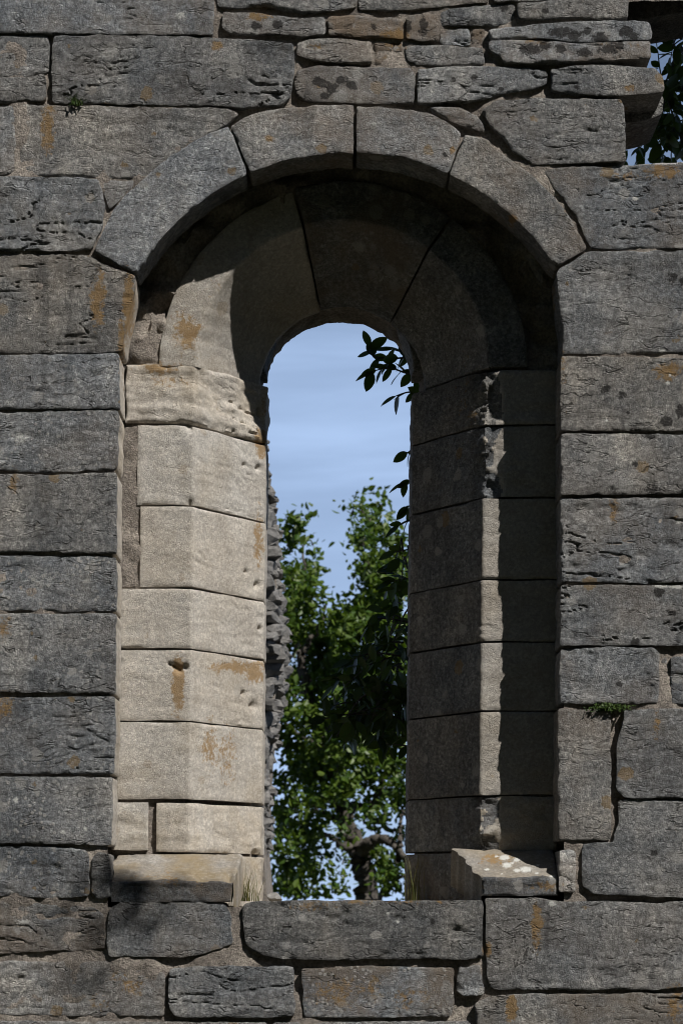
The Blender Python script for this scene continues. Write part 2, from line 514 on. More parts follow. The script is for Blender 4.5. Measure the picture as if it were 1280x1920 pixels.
def resample(poly, step):
    out = []
    n = len(poly)
    for i in range(n):
        a, b = poly[i], poly[(i + 1) % n]
        L = math.hypot(b[0] - a[0], b[1] - a[1])
        k = max(1, int(round(L / step)))
        for j in range(k):
            t = j / k
            out.append((a[0] + (b[0] - a[0]) * t, a[1] + (b[1] - a[1]) * t))
    return np.array(out)


def seg_dist(pts, B):
    """distance of pts to closed polyline B, and whether inside"""
    A = B
    C = np.roll(B, -1, 0)
    dmin = np.full(len(pts), 1e9)
    ins = np.zeros(len(pts), bool)
    for a, c in zip(A, C):
        e = c - a
        L2 = e @ e + 1e-18
        t = np.clip(((pts - a) @ e) / L2, 0, 1)
        q = pts - a - t[:, None] * e
        dmin = np.minimum(dmin, (q * q).sum(1))
        cond = (a[1] > pts[:, 1]) != (c[1] > pts[:, 1])
        if cond.any():
            xi = a[0] + (pts[:, 1] - a[1]) / (c[1] - a[1] + 1e-18) * e[0]
            ins ^= cond & (pts[:, 0] < xi)
    return np.sqrt(dmin), ins


SID = [0]


def stone(pxpoly, name='stone', depth=None, thick=0.2, tone=None, warm=0.25, speckle=0.3, crack=0.8, rough=1.0, chip=0.8,
          mat=None, side=None, base=0.0, res=RES, smooth_it=1, tilt=True, label=None):
    """one ashlar: its outline on the wall face, an uneven face with worn edges, and its depth"""
    SID[0] += 1
    sd = SID[0] * 13.37
    R = random.Random(SID[0])
    if depth is None:
        depth = R.uniform(-0.007, 0.008)
    if tone is None:
        tone = R.uniform(0.84, 1.12)
    tone *= R.uniform(0.88, 1.1)
    warm = warm * R.uniform(0.5, 1.7)
    k = (D + base) / F
    poly = [(CX + (x - VX) * k, ZC + (VY - y) * k) for x, y in pxpoly]
    area = sum(poly[i][0] * poly[(i + 1) % len(poly)][1] - poly[(i + 1) % len(poly)][0] * poly[i][1] for i in range(len(poly)))
    if area < 0:
        poly = poly[::-1]
    B = resample(poly, res * 1.25)
    for _ in range(smooth_it):
        B = 0.5 * B + 0.25 * (np.roll(B, 1, 0) + np.roll(B, -1, 0))
    tg = np.roll(B, -1, 0) - np.roll(B, 1, 0)
    tg /= np.linalg.norm(tg, axis=1)[:, None] + 1e-12
    nr = np.stack([tg[:, 1], -tg[:, 0]], 1)
    jit = 0.0085 * fbm(B[:, 0] * 22, sd, B[:, 1] * 22, 3, 0.6) + 0.0017
    B = B + nr * (jit * rough)[:, None]
    lo, hi = B.min(0), B.max(0)
    gx = np.arange(lo[0], hi[0] + res, res)
    gz = np.arange(lo[1], hi[1] + res, res * 0.9)
    X, Z = np.meshgrid(gx, gz)
    X = X + (np.arange(len(gz)) % 2)[:, None] * res * 0.5
    pts = np.stack([X.ravel(), Z.ravel()], 1) + rs.uniform(-0.18, 0.18, (X.size, 2)) * res
    dd, ins = seg_dist(pts, B)
    pts = pts[ins & (dd > res * 0.55)]
    allp = np.concatenate([B, pts])
    vo, eo, fo, *_ = delaunay_2d_cdt([Vector(p) for p in allp.tolist()], [], [list(range(len(B)))], 1, 1e-7)
    vo = np.array([(v.x, v.y) for v in vo])
    fo = np.array([f for f in fo if len(f) == 3], dtype=np.int64)
    a, b_, c_ = vo[fo[:, 0]], vo[fo[:, 1]], vo[fo[:, 2]]
    cr = (b_[:, 0] - a[:, 0]) * (c_[:, 1] - a[:, 1]) - (b_[:, 1] - a[:, 1]) * (c_[:, 0] - a[:, 0])
    fo[cr < 0] = fo[cr < 0][:, ::-1]
    x, z = vo[:, 0], vo[:, 1]
    d, _i = seg_dist(vo, B)
    cx, cz = x.mean(), z.mean()
    y = np.full(len(x), base + depth)
    if tilt:
        y = y + R.uniform(-0.012, 0.012) * (x - cx) + R.uniform(-0.02, 0.02) * (z - cz)
    # bedding-plane relief and general unevenness
    bed = fbm(x * 5 + sd, sd, z * 26 + 2.2 * fbm(x * 4, sd, z * 4, 2), 4, 0.55)
    gen = fbm(x * 9, sd + 3, z * 9, 5, 0.58)
    scab = np.clip(fbm(x * 14, sd + 9, z * 22, 3) - 0.12, 0, None)
    y = y + rough * (0.007 * bed + 0.006 * gen + 0.030 * scab * R.uniform(0.0, 1.0) ** 2)
    # a few open bedding cracks in the mesh itself
    cn = fbm(x * 3.0 + sd, sd + 21, (z + 0.03 * fbm(x * 8, sd, z * 8, 3)) * 17, 3, 0.5)
    msk = np.clip((fbm(x * 5, sd + 31, z * 5, 2) + 0.02) * 8, 0, 1)
    y = y + crack * R.uniform(.2, 1.2) * 0.009 * np.clip(1 - np.abs(cn) / 0.028, 0, 1) * msk
    # worn and chipped edges
    Rr = 0.0018 + chip * (0.026 * np.clip(fbm(x * 9, sd + 5, z * 9, 4) - 0.04, 0, 0.6) + 0.006 * np.abs(fbm(x * 40, sd, z * 40, 2)))
    t = 1 - np.clip(d / Rr, 0, 1)
    y = y + Rr * 0.8 * (1 - np.sqrt(np.clip(1 - t * t, 0, 1)))
    n0 = len(x)
    V = np.stack([x, y, z], 1)
    # sides
    ed = np.concatenate([fo[:, [0, 1]], fo[:, [1, 2]], fo[:, [2, 0]]])
    key = np.sort(ed, 1)
    key = key[:, 0] * (n0 + 1) + key[:, 1]
    uq, inv, cnt = np.unique(key, return_inverse=True, return_counts=True)
    be = ed[cnt[inv] == 1]
    bv = np.unique(be)
    m1 = np.full(n0, -1); m1[bv] = n0 + np.arange(len(bv))
    m2 = np.full(n0, -1); m2[bv] = n0 + len(bv) + np.arange(len(bv))
    V1 = V[bv].copy(); V1[:, 1] += 0.03
    V1[:, 0] += 0.004 * fbm(V1[:, 0] * 40, sd, V1[:, 2] * 40, 2)
    V2 = V[bv].copy(); V2[:, 1] = base + thick + 0.006 * fbm(V2[:, 0] * 20, sd, V2[:, 2] * 20, 2)
    V = np.concatenate([V, V1, V2])
    q1 = np.stack([be[:, 1], be[:, 0], m1[be[:, 0]], m1[be[:, 1]]], 1)
    q2 = np.stack([m1[be[:, 1]], m1[be[:, 0]], m2[be[:, 0]], m2[be[:, 1]]], 1)
    faces = fo.tolist() + q1.tolist() + q2.tolist()
    # face normals towards -Y: triangles CCW in (x, z) already face -Y
    mats = [mat or M_STONE]
    mi = None
    if side:
        mats.append(side)
        mi = np.concatenate([np.zeros(len(fo)), np.zeros(len(q1)), np.ones(len(q2))])
    o = mesh_obj(name, V, faces, mats, WALL, True, mi, True, dict(tone=float(tone), warm=float(warm), speckle=float(speckle), crack=float(crack)))
    if label:
        o['label'] = label
    return o


T = dict  # keyword bundles
FACE = [
    # upper left
    ([(-34, -34), (401, -34), (400, 10), (399, 66), (300, 64), (190, 64), (100, 62), (-34, 60)], T(tone=1.0, warm=.35, speckle=.5)),
    ([(-34, 65), (88, 66), (92, 80), (90, 132), (70, 137), (45, 142), (-34, 141)], T()),
    ([(-34, 147), (50, 147), (84, 138), (87, 150), (85, 187), (40, 189), (-34, 191)], T()),
    ([(103, 68), (200, 67), (345, 69), (420, 74), (500, 79), (548, 85), (551, 100), (551, 122), (546, 168), (542, 183), (525, 194), (505, 198), (450, 200), (435, 198), (300, 195), (200, 192), (100, 190), (97, 150), (99, 90)], T(tone=.95, crack=1.6, rough=1.5)),
    ([(-34, 198), (24, 198), (29, 230), (27, 318), (20, 325), (-34, 328)], T()),
    ([(43, 196), (130, 197), (300, 201), (425, 204), (447, 214), (428, 228), (395, 246), (350, 271), (312, 296), (282, 323), (262, 331), (240, 332), (180, 330), (110, 327), (50, 325), (38, 318), (38, 250)], T(tone=.98, crack=.4)),
    ([(194, 338), (250, 337), (246, 350), (222, 374), (205, 390), (199, 372), (193, 355)], T(tone=1.15, warm=.6, depth=.012)),
    ([(-34, 334), (90, 333), (185, 338), (192, 360), (196, 385), (189, 425), (172, 466), (100, 470), (-34, 470)], T(tone=.95, crack=1.2, rough=1.3)),
    # upper right, small broken courses
    ([(407, -34), (668, -34), (667, 12), (640, 18), (570, 20), (520, 13), (500, 7), (450, 13), (409, 11)], T(warm=.5, chip=.9)),
    ([(675, -34), (918, -34), (914, 3), (830, 10), (800, 15), (720, 18), (673, 18)], T(warm=.4, chip=.9)),
    ([(926, -36), (1176, -36), (1176, -7), (1040, -4), (966, 1), (926, 2)], T()),
    ([(418, 21), (480, 24), (530, 31), (560, 34), (607, 33), (609, 63), (570, 68), (520, 63), (480, 64), (430, 61), (416, 50)], T(warm=.6)),
    ([(615, 32), (660, 29), (740, 34), (757, 41), (756, 73), (700, 69), (616, 64)], T(warm=.9, tone=1.05)),
    ([(762, 31), (820, 27), (821, 75), (790, 77), (761, 72)], T(warm=.4)),
    ([(826, 24), (840, 16), (910, 8), (963, 7), (964, 39), (940, 45), (875, 45), (827, 46)], T(chip=.9)),
    ([(970, 9), (1040, 3), (1175, -1), (1176, 33), (1145, 37), (1090, 32), (1045, 33), (1000, 37), (973, 33)], T(depth=-.01)),
    ([(557, 80), (575, 74), (625, 71), (696, 78), (697, 117), (640, 117), (590, 112), (557, 102)], T(warm=.5)),
    ([(703, 79), (752, 80), (757, 119), (740, 124), (704, 119)], T(warm=1.0, tone=1.1, rough=1.6, depth=.012)),
    ([(761, 86), (860, 86), (904, 91), (906, 117), (870, 122), (820, 119), (780, 120), (761, 110)], T(warm=.3)),
    ([(827, 51), (878, 50), (881, 79), (840, 82), (827, 77)], T(warm=.7, rough=1.6, depth=.014)),
    ([(887, 52), (908, 51), (908, 81), (887, 81)], T(warm=.9, rough=1.6, depth=.016)),
    ([(915, 57), (990, 49), (1090, 43), (1212, 42), (1219, 49), (1219, 76), (1170, 76), (1120, 79), (1080, 80), (1040, 75), (1000, 73), (920, 74)], T(tone=.95, depth=-.012)),
    ([(917, 79), (1000, 78), (1080, 84), (1130, 83), (1217, 80), (1217, 111), (1150, 114), (1065, 116), (990, 120), (945, 119), (937, 105), (916, 94)], T(warm=.5, depth=-.016, chip=1.0)),
    ([(557, 129), (600, 122), (700, 126), (770, 127), (776, 140), (775, 193), (700, 193), (620, 189), (570, 186), (556, 178), (552, 150)], T(warm=.3)),
    ([(783, 129), (900, 124), (1020, 131), (1026, 140), (1025, 157), (990, 166), (940, 174), (890, 186), (830, 191), (782, 193)], T(warm=.3)),
    ([(1033, 131), (1090, 126), (1160, 125), (1225, 131), (1240, 145), (1243, 172), (1215, 178), (1140, 181), (1080, 177), (1033, 171)], T(warm=.4, depth=-.014, chip=.9)),
    ([(806, 200), (860, 201), (894, 216), (910, 240), (908, 247), (860, 231), (816, 213)], T(warm=.4, depth=.006)),
    ([(903, 206), (925, 192), (1000, 184), (1080, 187), (1163, 187), (1169, 200), (1171, 302), (1070, 306), (1000, 308), (962, 283), (944, 258), (922, 240)], T(tone=1.05)),
    ([(1020, 321), (1060, 313), (1170, 310), (1240, 306), (1336, 304), (1336, 466), (1107, 464), (1096, 445), (1083, 410), (1058, 372), (1033, 345)], T(warm=.45, tone=.92, crack=1.2)),
    # right of the opening
    ([(1104, 472), (1336, 471), (1336, 661), (1054, 662), (1055, 620), (1050, 560), (1043, 512), (1048, 504), (1070, 492)], T(tone=.98, warm=.3)),
    ([(1052, 669), (1280, 673), (1336, 673), (1336, 807), (1051, 807)], T(tone=1.0)),
    ([(1051, 814), (1336, 815), (1336, 924), (1051, 927)], T(tone=1.02)),
    ([(1052, 934), (1336, 931), (1336, 1091), (1200, 1092), (1053, 1089)], T(tone=.95, crack=1.3)),
    ([(1052, 1098), (1336, 1096), (1336, 1207), (1200, 1209), (1051, 1209)], T(tone=.92, crack=1.2)),
    ([(1050, 1217), (1150, 1214), (1225, 1215), (1235, 1226), (1233, 1317), (1150, 1320), (1051, 1318)], T(tone=1.02, crack=.4)),
    ([(1241, 1234), (1251, 1230), (1252, 1316), (1241, 1316)], T(tone=1.1, warm=.6, depth=.02)),
    ([(1258, 1233), (1336, 1226), (1336, 1317), (1259, 1319)], T(tone=.95)),
    ([(1048, 1329), (1130, 1331), (1143, 1338), (1145, 1460), (1143, 1574), (1047, 1576)], T(tone=1.05, crack=.6)),
    ([(1168, 1332), (1336, 1327), (1336, 1495), (1170, 1495), (1156, 1480), (1156, 1400), (1170, 1345)], T(tone=.88)),
    ([(1159, 1501), (1200, 1500), (1336, 1501), (1336, 1682), (1280, 1683), (1160, 1678), (1110, 1673), (1091, 1660), (1091, 1582), (1150, 1579), (1159, 1540)], T(tone=.88, warm=.3)),
    ([(1048, 1594), (1073, 1595), (1078, 1602), (1076, 1671), (1048, 1671)], T(tone=1.8, warm=.5, depth=-.01)),
    # left of the opening
    ([(-34, 477), (100, 476), (168, 478), (186, 492), (254, 516), (248, 560), (236, 610), (227, 657), (190, 660), (100, 662), (-34, 659)], T(tone=1.0, warm=.3, side=M_PALE)),
    ([(-34, 667), (100, 666), (222, 664), (223, 765), (-34, 767)], T(tone=1.0, side=M_PALE, speckle=.6, warm=.2)),
    ([(-34, 773), (100, 772), (222, 770), (219, 870), (215, 879), (100, 884), (-34, 880)], T(tone=1.05, side=M_PALE, speckle=1.0, rough=1.7)),
    ([(-34, 890), (100, 891), (218, 887), (218, 1037), (120, 1036), (110, 1032), (-34, 1034)], T(tone=1.0, side=M_PALE, speckle=.4)),
    ([(-34, 1042), (217, 1044), (217, 1144), (100, 1145), (-34, 1140)], T(tone=.98, side=M_PALE, speckle=1.3, warm=.2)),
    ([(-34, 1151), (217, 1151), (215, 1300), (100, 1297), (-34, 1297)], T(tone=.92, side=M_PALE, speckle=.8)),
    ([(-34, 1309), (150, 1306), (215, 1306), (212, 1451), (-34, 1449)], T(tone=.92, side=M_PALE, speckle=.8)),
    ([(-34, 1457), (211, 1457), (208, 1584), (150, 1582), (-34, 1579)], T(tone=1.0, side=M_PALE, speckle=1.2)),
    ([(-34, 1588), (100, 1588), (160, 1594), (167, 1605), (167, 1678), (130, 1683), (-34, 1678)], T(tone=.95, speckle=1.0)),
    ([(173, 1612), (185, 1598), (203, 1602), (206, 1640), (206, 1682), (180, 1683), (173, 1670)], T(tone=.85)),
    ([(-34, 1688), (80, 1692), (175, 1702), (194, 1716), (197, 1778), (150, 1780), (-34, 1788)], T(tone=.95, warm=.4, rough=1.3)),
    ([(206, 1702), (230, 1692), (330, 1688), (420, 1693), (432, 1720), (435, 1768), (410, 1779), (375, 1788), (340, 1795), (280, 1793), (206, 1793), (201, 1760)], T(tone=.80, warm=.45, rough=1.3)),
    ([(458, 1697), (474, 1691), (520, 1690), (700, 1689), (902, 1689), (904, 1700), (905, 1793), (870, 1799), (800, 1796), (650, 1799), (530, 1798), (500, 1793), (463, 1775), (457, 1730)], T(name='sill_stone', tone=.62, warm=.15, chip=.7, depth=-.008)),
    ([(910, 1686), (1000, 1684), (1060, 1692), (1130, 1690), (1240, 1694), (1280, 1690), (1336, 1692), (1336, 1838), (1270, 1850), (1220, 1855), (1080, 1856), (922, 1854), (912, 1830)], T(tone=.85, warm=.3)),
    # lowest courses
    ([(-34, 1802), (100, 1804), (200, 1802), (300, 1810), (309, 1830), (307, 1903), (200, 1905), (-34, 1903)], T(tone=1.05, warm=.3)),
    ([(319, 1817), (360, 1812), (550, 1813), (552, 1904), (470, 1906), (330, 1906), (317, 1890)], T(tone=.95, warm=.3)),
    ([(566, 1817), (700, 1812), (849, 1816), (850, 1885), (844, 1904), (700, 1908), (571, 1906)], T(tone=1.1, warm=.7, speckle=1.2)),
    ([(859, 1812), (899, 1810), (905, 1860), (870, 1866), (857, 1855)], T(tone=1.0, warm=.3, rough=1.8)),
    ([(890, 1882), (920, 1868), (1000, 1864), (1280, 1863), (1336, 1864), (1336, 1975), (894, 1975)], T(tone=.9, warm=.6)),
    ([(-34, 1915), (250, 1917), (500, 1918), (500, 1978), (-34, 1978)], T(warm=.5)),
    ([(512, 1918), (880, 1916), (880, 1978), (512, 1978)], T(warm=.5)),
]
for poly, kw in FACE:
    stone(poly, **kw)

# the outer ring of voussoirs
def arc(cx, cy, r, a0, a1, n):
    return [(cx + r * math.cos(math.radians(a0 + (a1 - a0) * i / (n - 1))), cy - r * math.sin(math.radians(a0 + (a1 - a0) * i / (n - 1)))) for i in range(n)]


VO = [  # outlines of the four ring stones
    ([(181, 469), (197, 428), (216, 390), (240, 362), (265, 340), (312, 300), (352, 273), (397, 248), (427, 238), (440, 265), (460, 318)] + arc(652, 742, 458, 114.8, 149.8, 14) + [(225, 496)], T(tone=1.2, warm=.2)),
    ([(433, 236), (470, 216), (520, 204), (600, 198), (662, 197), (662, 289)] + arc(652, 742, 457, 88.9, 113.4, 10)[1:], T(tone=1.18, warm=.45)),
    ([(669, 200), (740, 204), (803, 213), (838, 230), (863, 250), (858, 270), (841, 320)] + arc(652, 742, 457, 66.2, 87.8, 9), T(tone=1.15, warm=.6)),
    ([(871, 252), (910, 262), (948, 295), (997, 330), (1037, 370), (1072, 413), (1097, 466), (1070, 483), (1043, 497)] + arc(652, 742, 457, 32.4, 65.4, 13)[1:], T(tone=1.1, warm=.5, chip=.9)),
]
for poly, kw in VO:
    stone(poly, name='voussoir', crack=.25, speckle=.4, depth=-0.004, thick=0.17, **kw)

# blocks deeper in the wall thickness, at the broken upper right corner
stone([(1110, 170), (1205, 176), (1241, 180), (1240, 214), (1215, 224), (1165, 232), (1110, 232)], base=0.19, thick=0.3, tone=.8, res=.012)
stone([(1150, -120), (1360, -130), (1360, 8), (1290, 18), (1240, 27), (1190, 35), (1150, 36)], base=0.2, thick=0.28, tone=.8, res=.012)

# ------------------------------------------------------------------ swept stones of the inner order (rebate face + splayed reveal)
PXM = 1 / 500.0


def prof(points, step):
    """resample a polyline profile of (h, y), easing its corners"""
    out = []
    for a, b in zip(points[:-1], points[1:]):
        L = math.hypot(b[0] - a[0], b[1] - a[1])
        k = max(1, int(round(L / step)))
        for j in range(k):
            t = j / k
            out.append((a[0] + (b[0] - a[0]) * t, a[1] + (b[1] - a[1]) * t))
    out.append(points[-1])
    o = np.array(out)
    i = o.copy()
    for _ in range(1):
        i[1:-1] = 0.5 * i[1:-1] + 0.25 * (i[:-2] + i[2:])
    return i


PITS = [(485, 877, 5), (459, 871, 3), (483, 1096, 5), (461, 1072, 3), (457, 1300, 4), (476, 1323, 7), (488, 1178, 4), (338, 1256, 6), (348, 1250, 5), (327, 1249, 5), (318, 1245, 3),
        (480, 1100, 3), (355, 800, 8), (358, 945, 7), (340, 795, 6), (480, 1600, 7), (430, 1645, 8)]


def grid_stone(name, G, mats, flip=False, relief=0.010, chip=1.0, skirt=0.07, edges=(1, 1, 1, 1), cap=False, parent=None, arris=None, crack=0.5, crust=None, **props):  # crust: depth where the second material starts; on the right splays it deepens shade
    """stone from a grid of points G[t, s, 3]: relief along normals, worn rims, turned-in joints"""
    SID[0] += 1
    sd = SID[0] * 7.91
    nt, ns, _ = G.shape
    dt = np.gradient(G, axis=0)
    ds = np.gradient(G, axis=1)
    Nn = np.cross(dt, ds)
    Nn /= np.linalg.norm(Nn, axis=2)[:, :, None] + 1e-12
    if flip:
        Nn = -Nn
    x, y, z = G[..., 0], G[..., 1], G[..., 2]
    st = np.linalg.norm(dt, axis=2).mean(); ss = np.linalg.norm(ds, axis=2).mean()
    I, J = np.meshgrid(np.arange(nt), np.arange(ns), indexing='ij')
    big = 1e3
    d = np.minimum.reduce([I * st if edges[0] else big + I * 0, (nt - 1 - I) * st if edges[1] else big + I * 0,
                           J * ss if edges[2] else big + I * 0, (ns - 1 - J) * ss if edges[3] else big + I * 0]).astype(float)
    disp = relief * (0.6 * fbm(x * 9, y * 9 + sd, z * 9, 5, 0.55) + 0.6 * fbm(x * 6 + sd, y * 6, z * 24, 4, 0.55))
    cn = fbm(x * 4 + sd, y * 4 + 21, (z + 0.02 * fbm(x * 8, y * 8 + sd, z * 8, 3)) * 17, 3, 0.5)
    msk = np.clip((fbm(x * 5, y * 5 + sd + 31, z * 5, 2) - 0.02) * 8, 0, 1)
    disp = disp - crack * 0.008 * np.clip(1 - np.abs(cn) / 0.03, 0, 1) * msk
    Rr = 0.0015 + chip * (0.026 * np.clip(fbm(x * 10, y * 10 + sd, z * 10, 4) - 0.06, 0, 0.6) + 0.005 * np.abs(fbm(x * 40, y * 40 + sd, z * 40, 2)))
    t = 1 - np.clip(d / Rr, 0, 1)
    disp = disp - 0.8 * Rr * (1 - np.sqrt(np.clip(1 - t * t, 0, 1)))
    gx_, gy_ = to_px(G.reshape(-1, 3))
    for (qx, qy, qr) in PITS:
        if gx_.min() < qx < gx_.max() and gy_.min() < qy < gy_.max():
            disp = disp - (0.022 * np.exp(-(((gx_ - qx) / qr) ** 2 + ((gy_ - qy) / qr) ** 2))).reshape(disp.shape)
    if arris is not None:
        disp = disp - arris(I, J, x, y, z)
    V = (G + Nn * disp[..., None])
    idx = np.arange(nt * ns).reshape(nt, ns)
    q = np.stack([idx[:-1, :-1], idx[1:, :-1], idx[1:, 1:], idx[:-1, 1:]], -1).reshape(-1, 4)
    VV = [V.reshape(-1, 3)]
    faces = [q]
    # skirts: the rim turned inwards into the joint
    loop = np.concatenate([idx[0, :], idx[1:, -1], idx[-1, -2::-1], idx[-2:0:-1, 0]])
    Vl = V.reshape(-1, 3)[loop] - Nn.reshape(-1, 3)[loop] * skirt
    k0 = nt * ns
    VV.append(Vl)
    n = len(loop)
    a = np.arange(n); b = (a + 1) % n
    faces.append(np.stack([loop[b], loop[a], k0 + a, k0 + b], 1)[:, ::-1])
    F_ = np.concatenate(faces)
    if not flip:
        pass
    else:
        F_ = F_[:, ::-1]
    pr = dict(tone=1.0, warm=0.2, speckle=0.2, crack=crack * .3)
    pr.update(props)
    mi = None
    if crust is not None:        # faces deeper than this take the second material
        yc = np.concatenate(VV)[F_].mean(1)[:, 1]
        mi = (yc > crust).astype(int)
    return mesh_obj(name, np.concatenate(VV), F_, mats, parent or WALL, True, mi, True, pr)


def lean(z):
    # the jambs lean very slightly, as in the photograph (pixels)
    py = VY - (z - ZC) * 500
    return -10 * (py - 700) / 900 * PXM


def zw(py, Y):
    return ZC + (VY - py) * (D + Y) / F


XC = 636            # axis of the inner order on the wall face (px)
HM, HI, HB = 279, 156, 146   # half widths: rebate edge, end of splay, back (px on wall face scale)


def jamb_stone(sign, y_top, y_bot, ho, hm=HM, hi=HI, part=None, arris=None, mats=(M_PALE,), slope=0.0, name='jamb_stone', **kw):
    pts = [(ho * PXM, D1), (hm * PXM, D1), (hi * PXM, D2), (HB * PXM, D2 + 0.02), ((HB - 1) * PXM, D3)]
    if part == 'rebate':
        pts = pts[:2]
    if part == 'splay':
        pts = [((hm + 6) * PXM, D1 + 0.02), (hi * PXM, D2), (HB * PXM, D2 + 0.02), ((HB - 1) * PXM, D3)]
    pr = prof(pts, 0.0075)
    z0, z1 = zw(y_bot, D1), zw(y_top, D1)
    nt = max(3, int((z1 - z0) / 0.0075))
    ts = np.linspace(0, 1, nt)
    G = np.zeros((nt, len(pr), 3))
    for j, (h, yy) in enumerate(pr):
        za = z0 + 0.006 * float(fbm(np.array([h * 9.0]), sign * 3.0 + y_bot, 0.5, 3)[0])
        zb = z1 + 0.006 * float(fbm(np.array([h * 9.0]), sign * 3.0 + y_top, 7.5, 3)[0])
        zz = za + (zb - za) * ts
        G[:, j, 0] = (XC - 640) * PXM + sign * h + lean(zz)
        G[:, j, 1] = yy
        G[:, j, 2] = zz
    return grid_stone(name, G, list(mats), flip=(sign < 0), arris=arris, **kw)


LJ = [(682, 793, 410, T(relief=.034, warm=.28, chip=1.6, crack=1.6)), (798, 946, 386, T(warm=.2)), (950, 1100, 379, T(warm=.1, chip=.8)), (1104, 1215, 428, T(warm=.1)),
      (1219, 1351, 428, T(warm=.15)), (1354, 1498, 428, T(warm=.2))]
for a, b, ho, kw in LJ:
    jamb_stone(-1, a, b, ho, **kw)
# lowest left course is two stones
pz = [(415, 352), (340, None)]
jamb_stone(-1, 1504, 1594, 428, hm=358, part='rebate', warm=.5, relief=.016, chip=1.6)
jamb_stone(-1, 1506, 1598, 342, warm=.35, relief=.016, chip=1.3, tone=1.05)
jamb_stone(-1, 1604, 1700, 0, part='splay', hm=230, warm=.6, relief=.02, chip=1.5, tone=.95)


def broken(amp, s0):
    def f(I, J, x, y, z):
        # broken arris: bite where the rebate face turns into the splay
        h = np.abs(x - (XC - 640) * PXM)
        dist = np.abs(h - (HM - 6) * PXM) + np.abs(y - D1) * 0.7
        bite = np.clip(1 - dist / 0.085, 0, 1)
        return amp * bite * np.clip(fbm(z * 16 + s0, y * 9, x * 12, 5, .65) * 1.6 + 0.34, 0, 1)
    return f


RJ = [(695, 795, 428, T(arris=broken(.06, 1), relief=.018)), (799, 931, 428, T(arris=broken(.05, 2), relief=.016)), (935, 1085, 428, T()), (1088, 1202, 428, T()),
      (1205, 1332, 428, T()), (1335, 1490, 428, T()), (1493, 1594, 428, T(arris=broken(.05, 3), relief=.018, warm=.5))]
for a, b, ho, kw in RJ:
    jamb_stone(1, a, b, ho, tone=.82, mats=(M_PALE, M_STONE), crust=D1 + .006, **kw)  # right splays coloured dark grey to deepen their shade; rebates stay pale
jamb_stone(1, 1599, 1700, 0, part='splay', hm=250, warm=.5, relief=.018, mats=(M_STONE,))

ZA = zw(690, D1)      # springing of the inner arch


def arch_stone(a0, a1, pts, xc, zc, name='voussoir', mats=(M_PALE,), **kw):
    pr = prof(pts, 0.008)
    rmid = pts[0][0]
    nt = max(4, int(math.radians(abs(a1 - a0)) * rmid / 0.009))
    th = np.radians(np.linspace(a0, a1, nt))
    G = np.zeros((nt, len(pr), 3))
    for j, (h, yy) in enumerate(pr):
        G[:, j, 0] = (xc - 640) * PXM + h * np.cos(th)
        G[:, j, 1] = yy
        G[:, j, 2] = zc + h * np.sin(th)
    return grid_stone(name, G, list(mats), flip=False, **kw)


IN = lambda ro, ri=166: [(ro * PXM, D1), (281 * PXM, D1), (ri * PXM, D2), ((ri - 1) * PXM, D2 + 0.03)]
arch_stone(0.4, 53.6, IN(356), 642, ZA, crack=.1, relief=.012, tone=.95, mats=(M_STONE,))  # this and the crown stone: shade of the arch put into a darker grey
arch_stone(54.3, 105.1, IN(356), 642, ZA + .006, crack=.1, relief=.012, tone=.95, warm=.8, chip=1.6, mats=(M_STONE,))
arch_stone(105.9, 179.4, IN(352), 642, ZA, crack=.1, relief=.010, warm=.2, tone=.86)
BK = lambda: [(174 * PXM, D2 + 0.022), (150 * PXM, D2 + 0.022), (146 * PXM, D3)]
for a0, a1 in ((0.5, 38), (39, 72), (73, 111.5), (112.5, 150), (151, 179.5)):
    arch_stone(a0, a1, BK(), XC, zw(689, D2) - 0.01, name='back_arch_stone', crack=.2, relief=.02, chip=1.3, tone=.9, mats=(M_STONE,))

# ------------------------------------------------------------------ mortar and rubble core
def opening_mask(px, py, grow):
    """inside the outer window opening on the wall face, grown by so many px"""
    r = np.hypot(px - 652, py - 742) < 457 + grow
    left = np.where(py < 700, 230, 230 - 17 * (py - 700) / 900) - grow
    right = np.where(py < 700, 1050, 1050 - 4 * (py - 700) / 900) + grow
    body = (py >= 700) & (py < 1700) & (px > left) & (px < right)
    notch = (px > 1160) & (py > 40) & (py < 318)
    notch |= (px > 1176 - 10) & (py > 0) & (py < 60)
    r &= (px > np.where(py > 560, left, 0)) & (px < np.where(py > 520, right, 2000))
    return (r & (py < 700)) | body | notch


def mortar_sheet():
    st = 4.6
    xs = np.arange(-70, 1345, st); ys = np.arange(-70, 1990, st)
    PX, PY = np.meshgrid(xs, ys)
    X = (PX - 640) * PXM; Z = ZC + (VY - PY) * PXM
    y = 0.017 + 0.040 * fbm(X * 5, 3.3, Z * 5, 3) + 0.014 * fbm(X * 30, 1.3, Z * 30, 4, 0.6)
    y = np.clip(y, 0.005, 0.06)
    m = opening_mask(PX, PY, 9)
    idx = np.arange(PX.size).reshape(PX.shape)
    keep = ~(m[:-1, :-1] | m[1:, :-1] | m[1:, 1:] | m[:-1, 1:])
    q = np.stack([idx[:-1, :-1], idx[:-1, 1:], idx[1:, 1:], idx[1:, :-1]], -1)[keep][:, ::-1]
    V = np.stack([X, y, Z], -1).reshape(-1, 3)
    used = np.unique(q)
    mp_ = np.full(len(V), -1); mp_[used] = np.arange(len(used))
    mesh_obj('mortar', V[used], mp_[q], [M_MORTAR], WALL, True, None, False)


mortar_sheet()


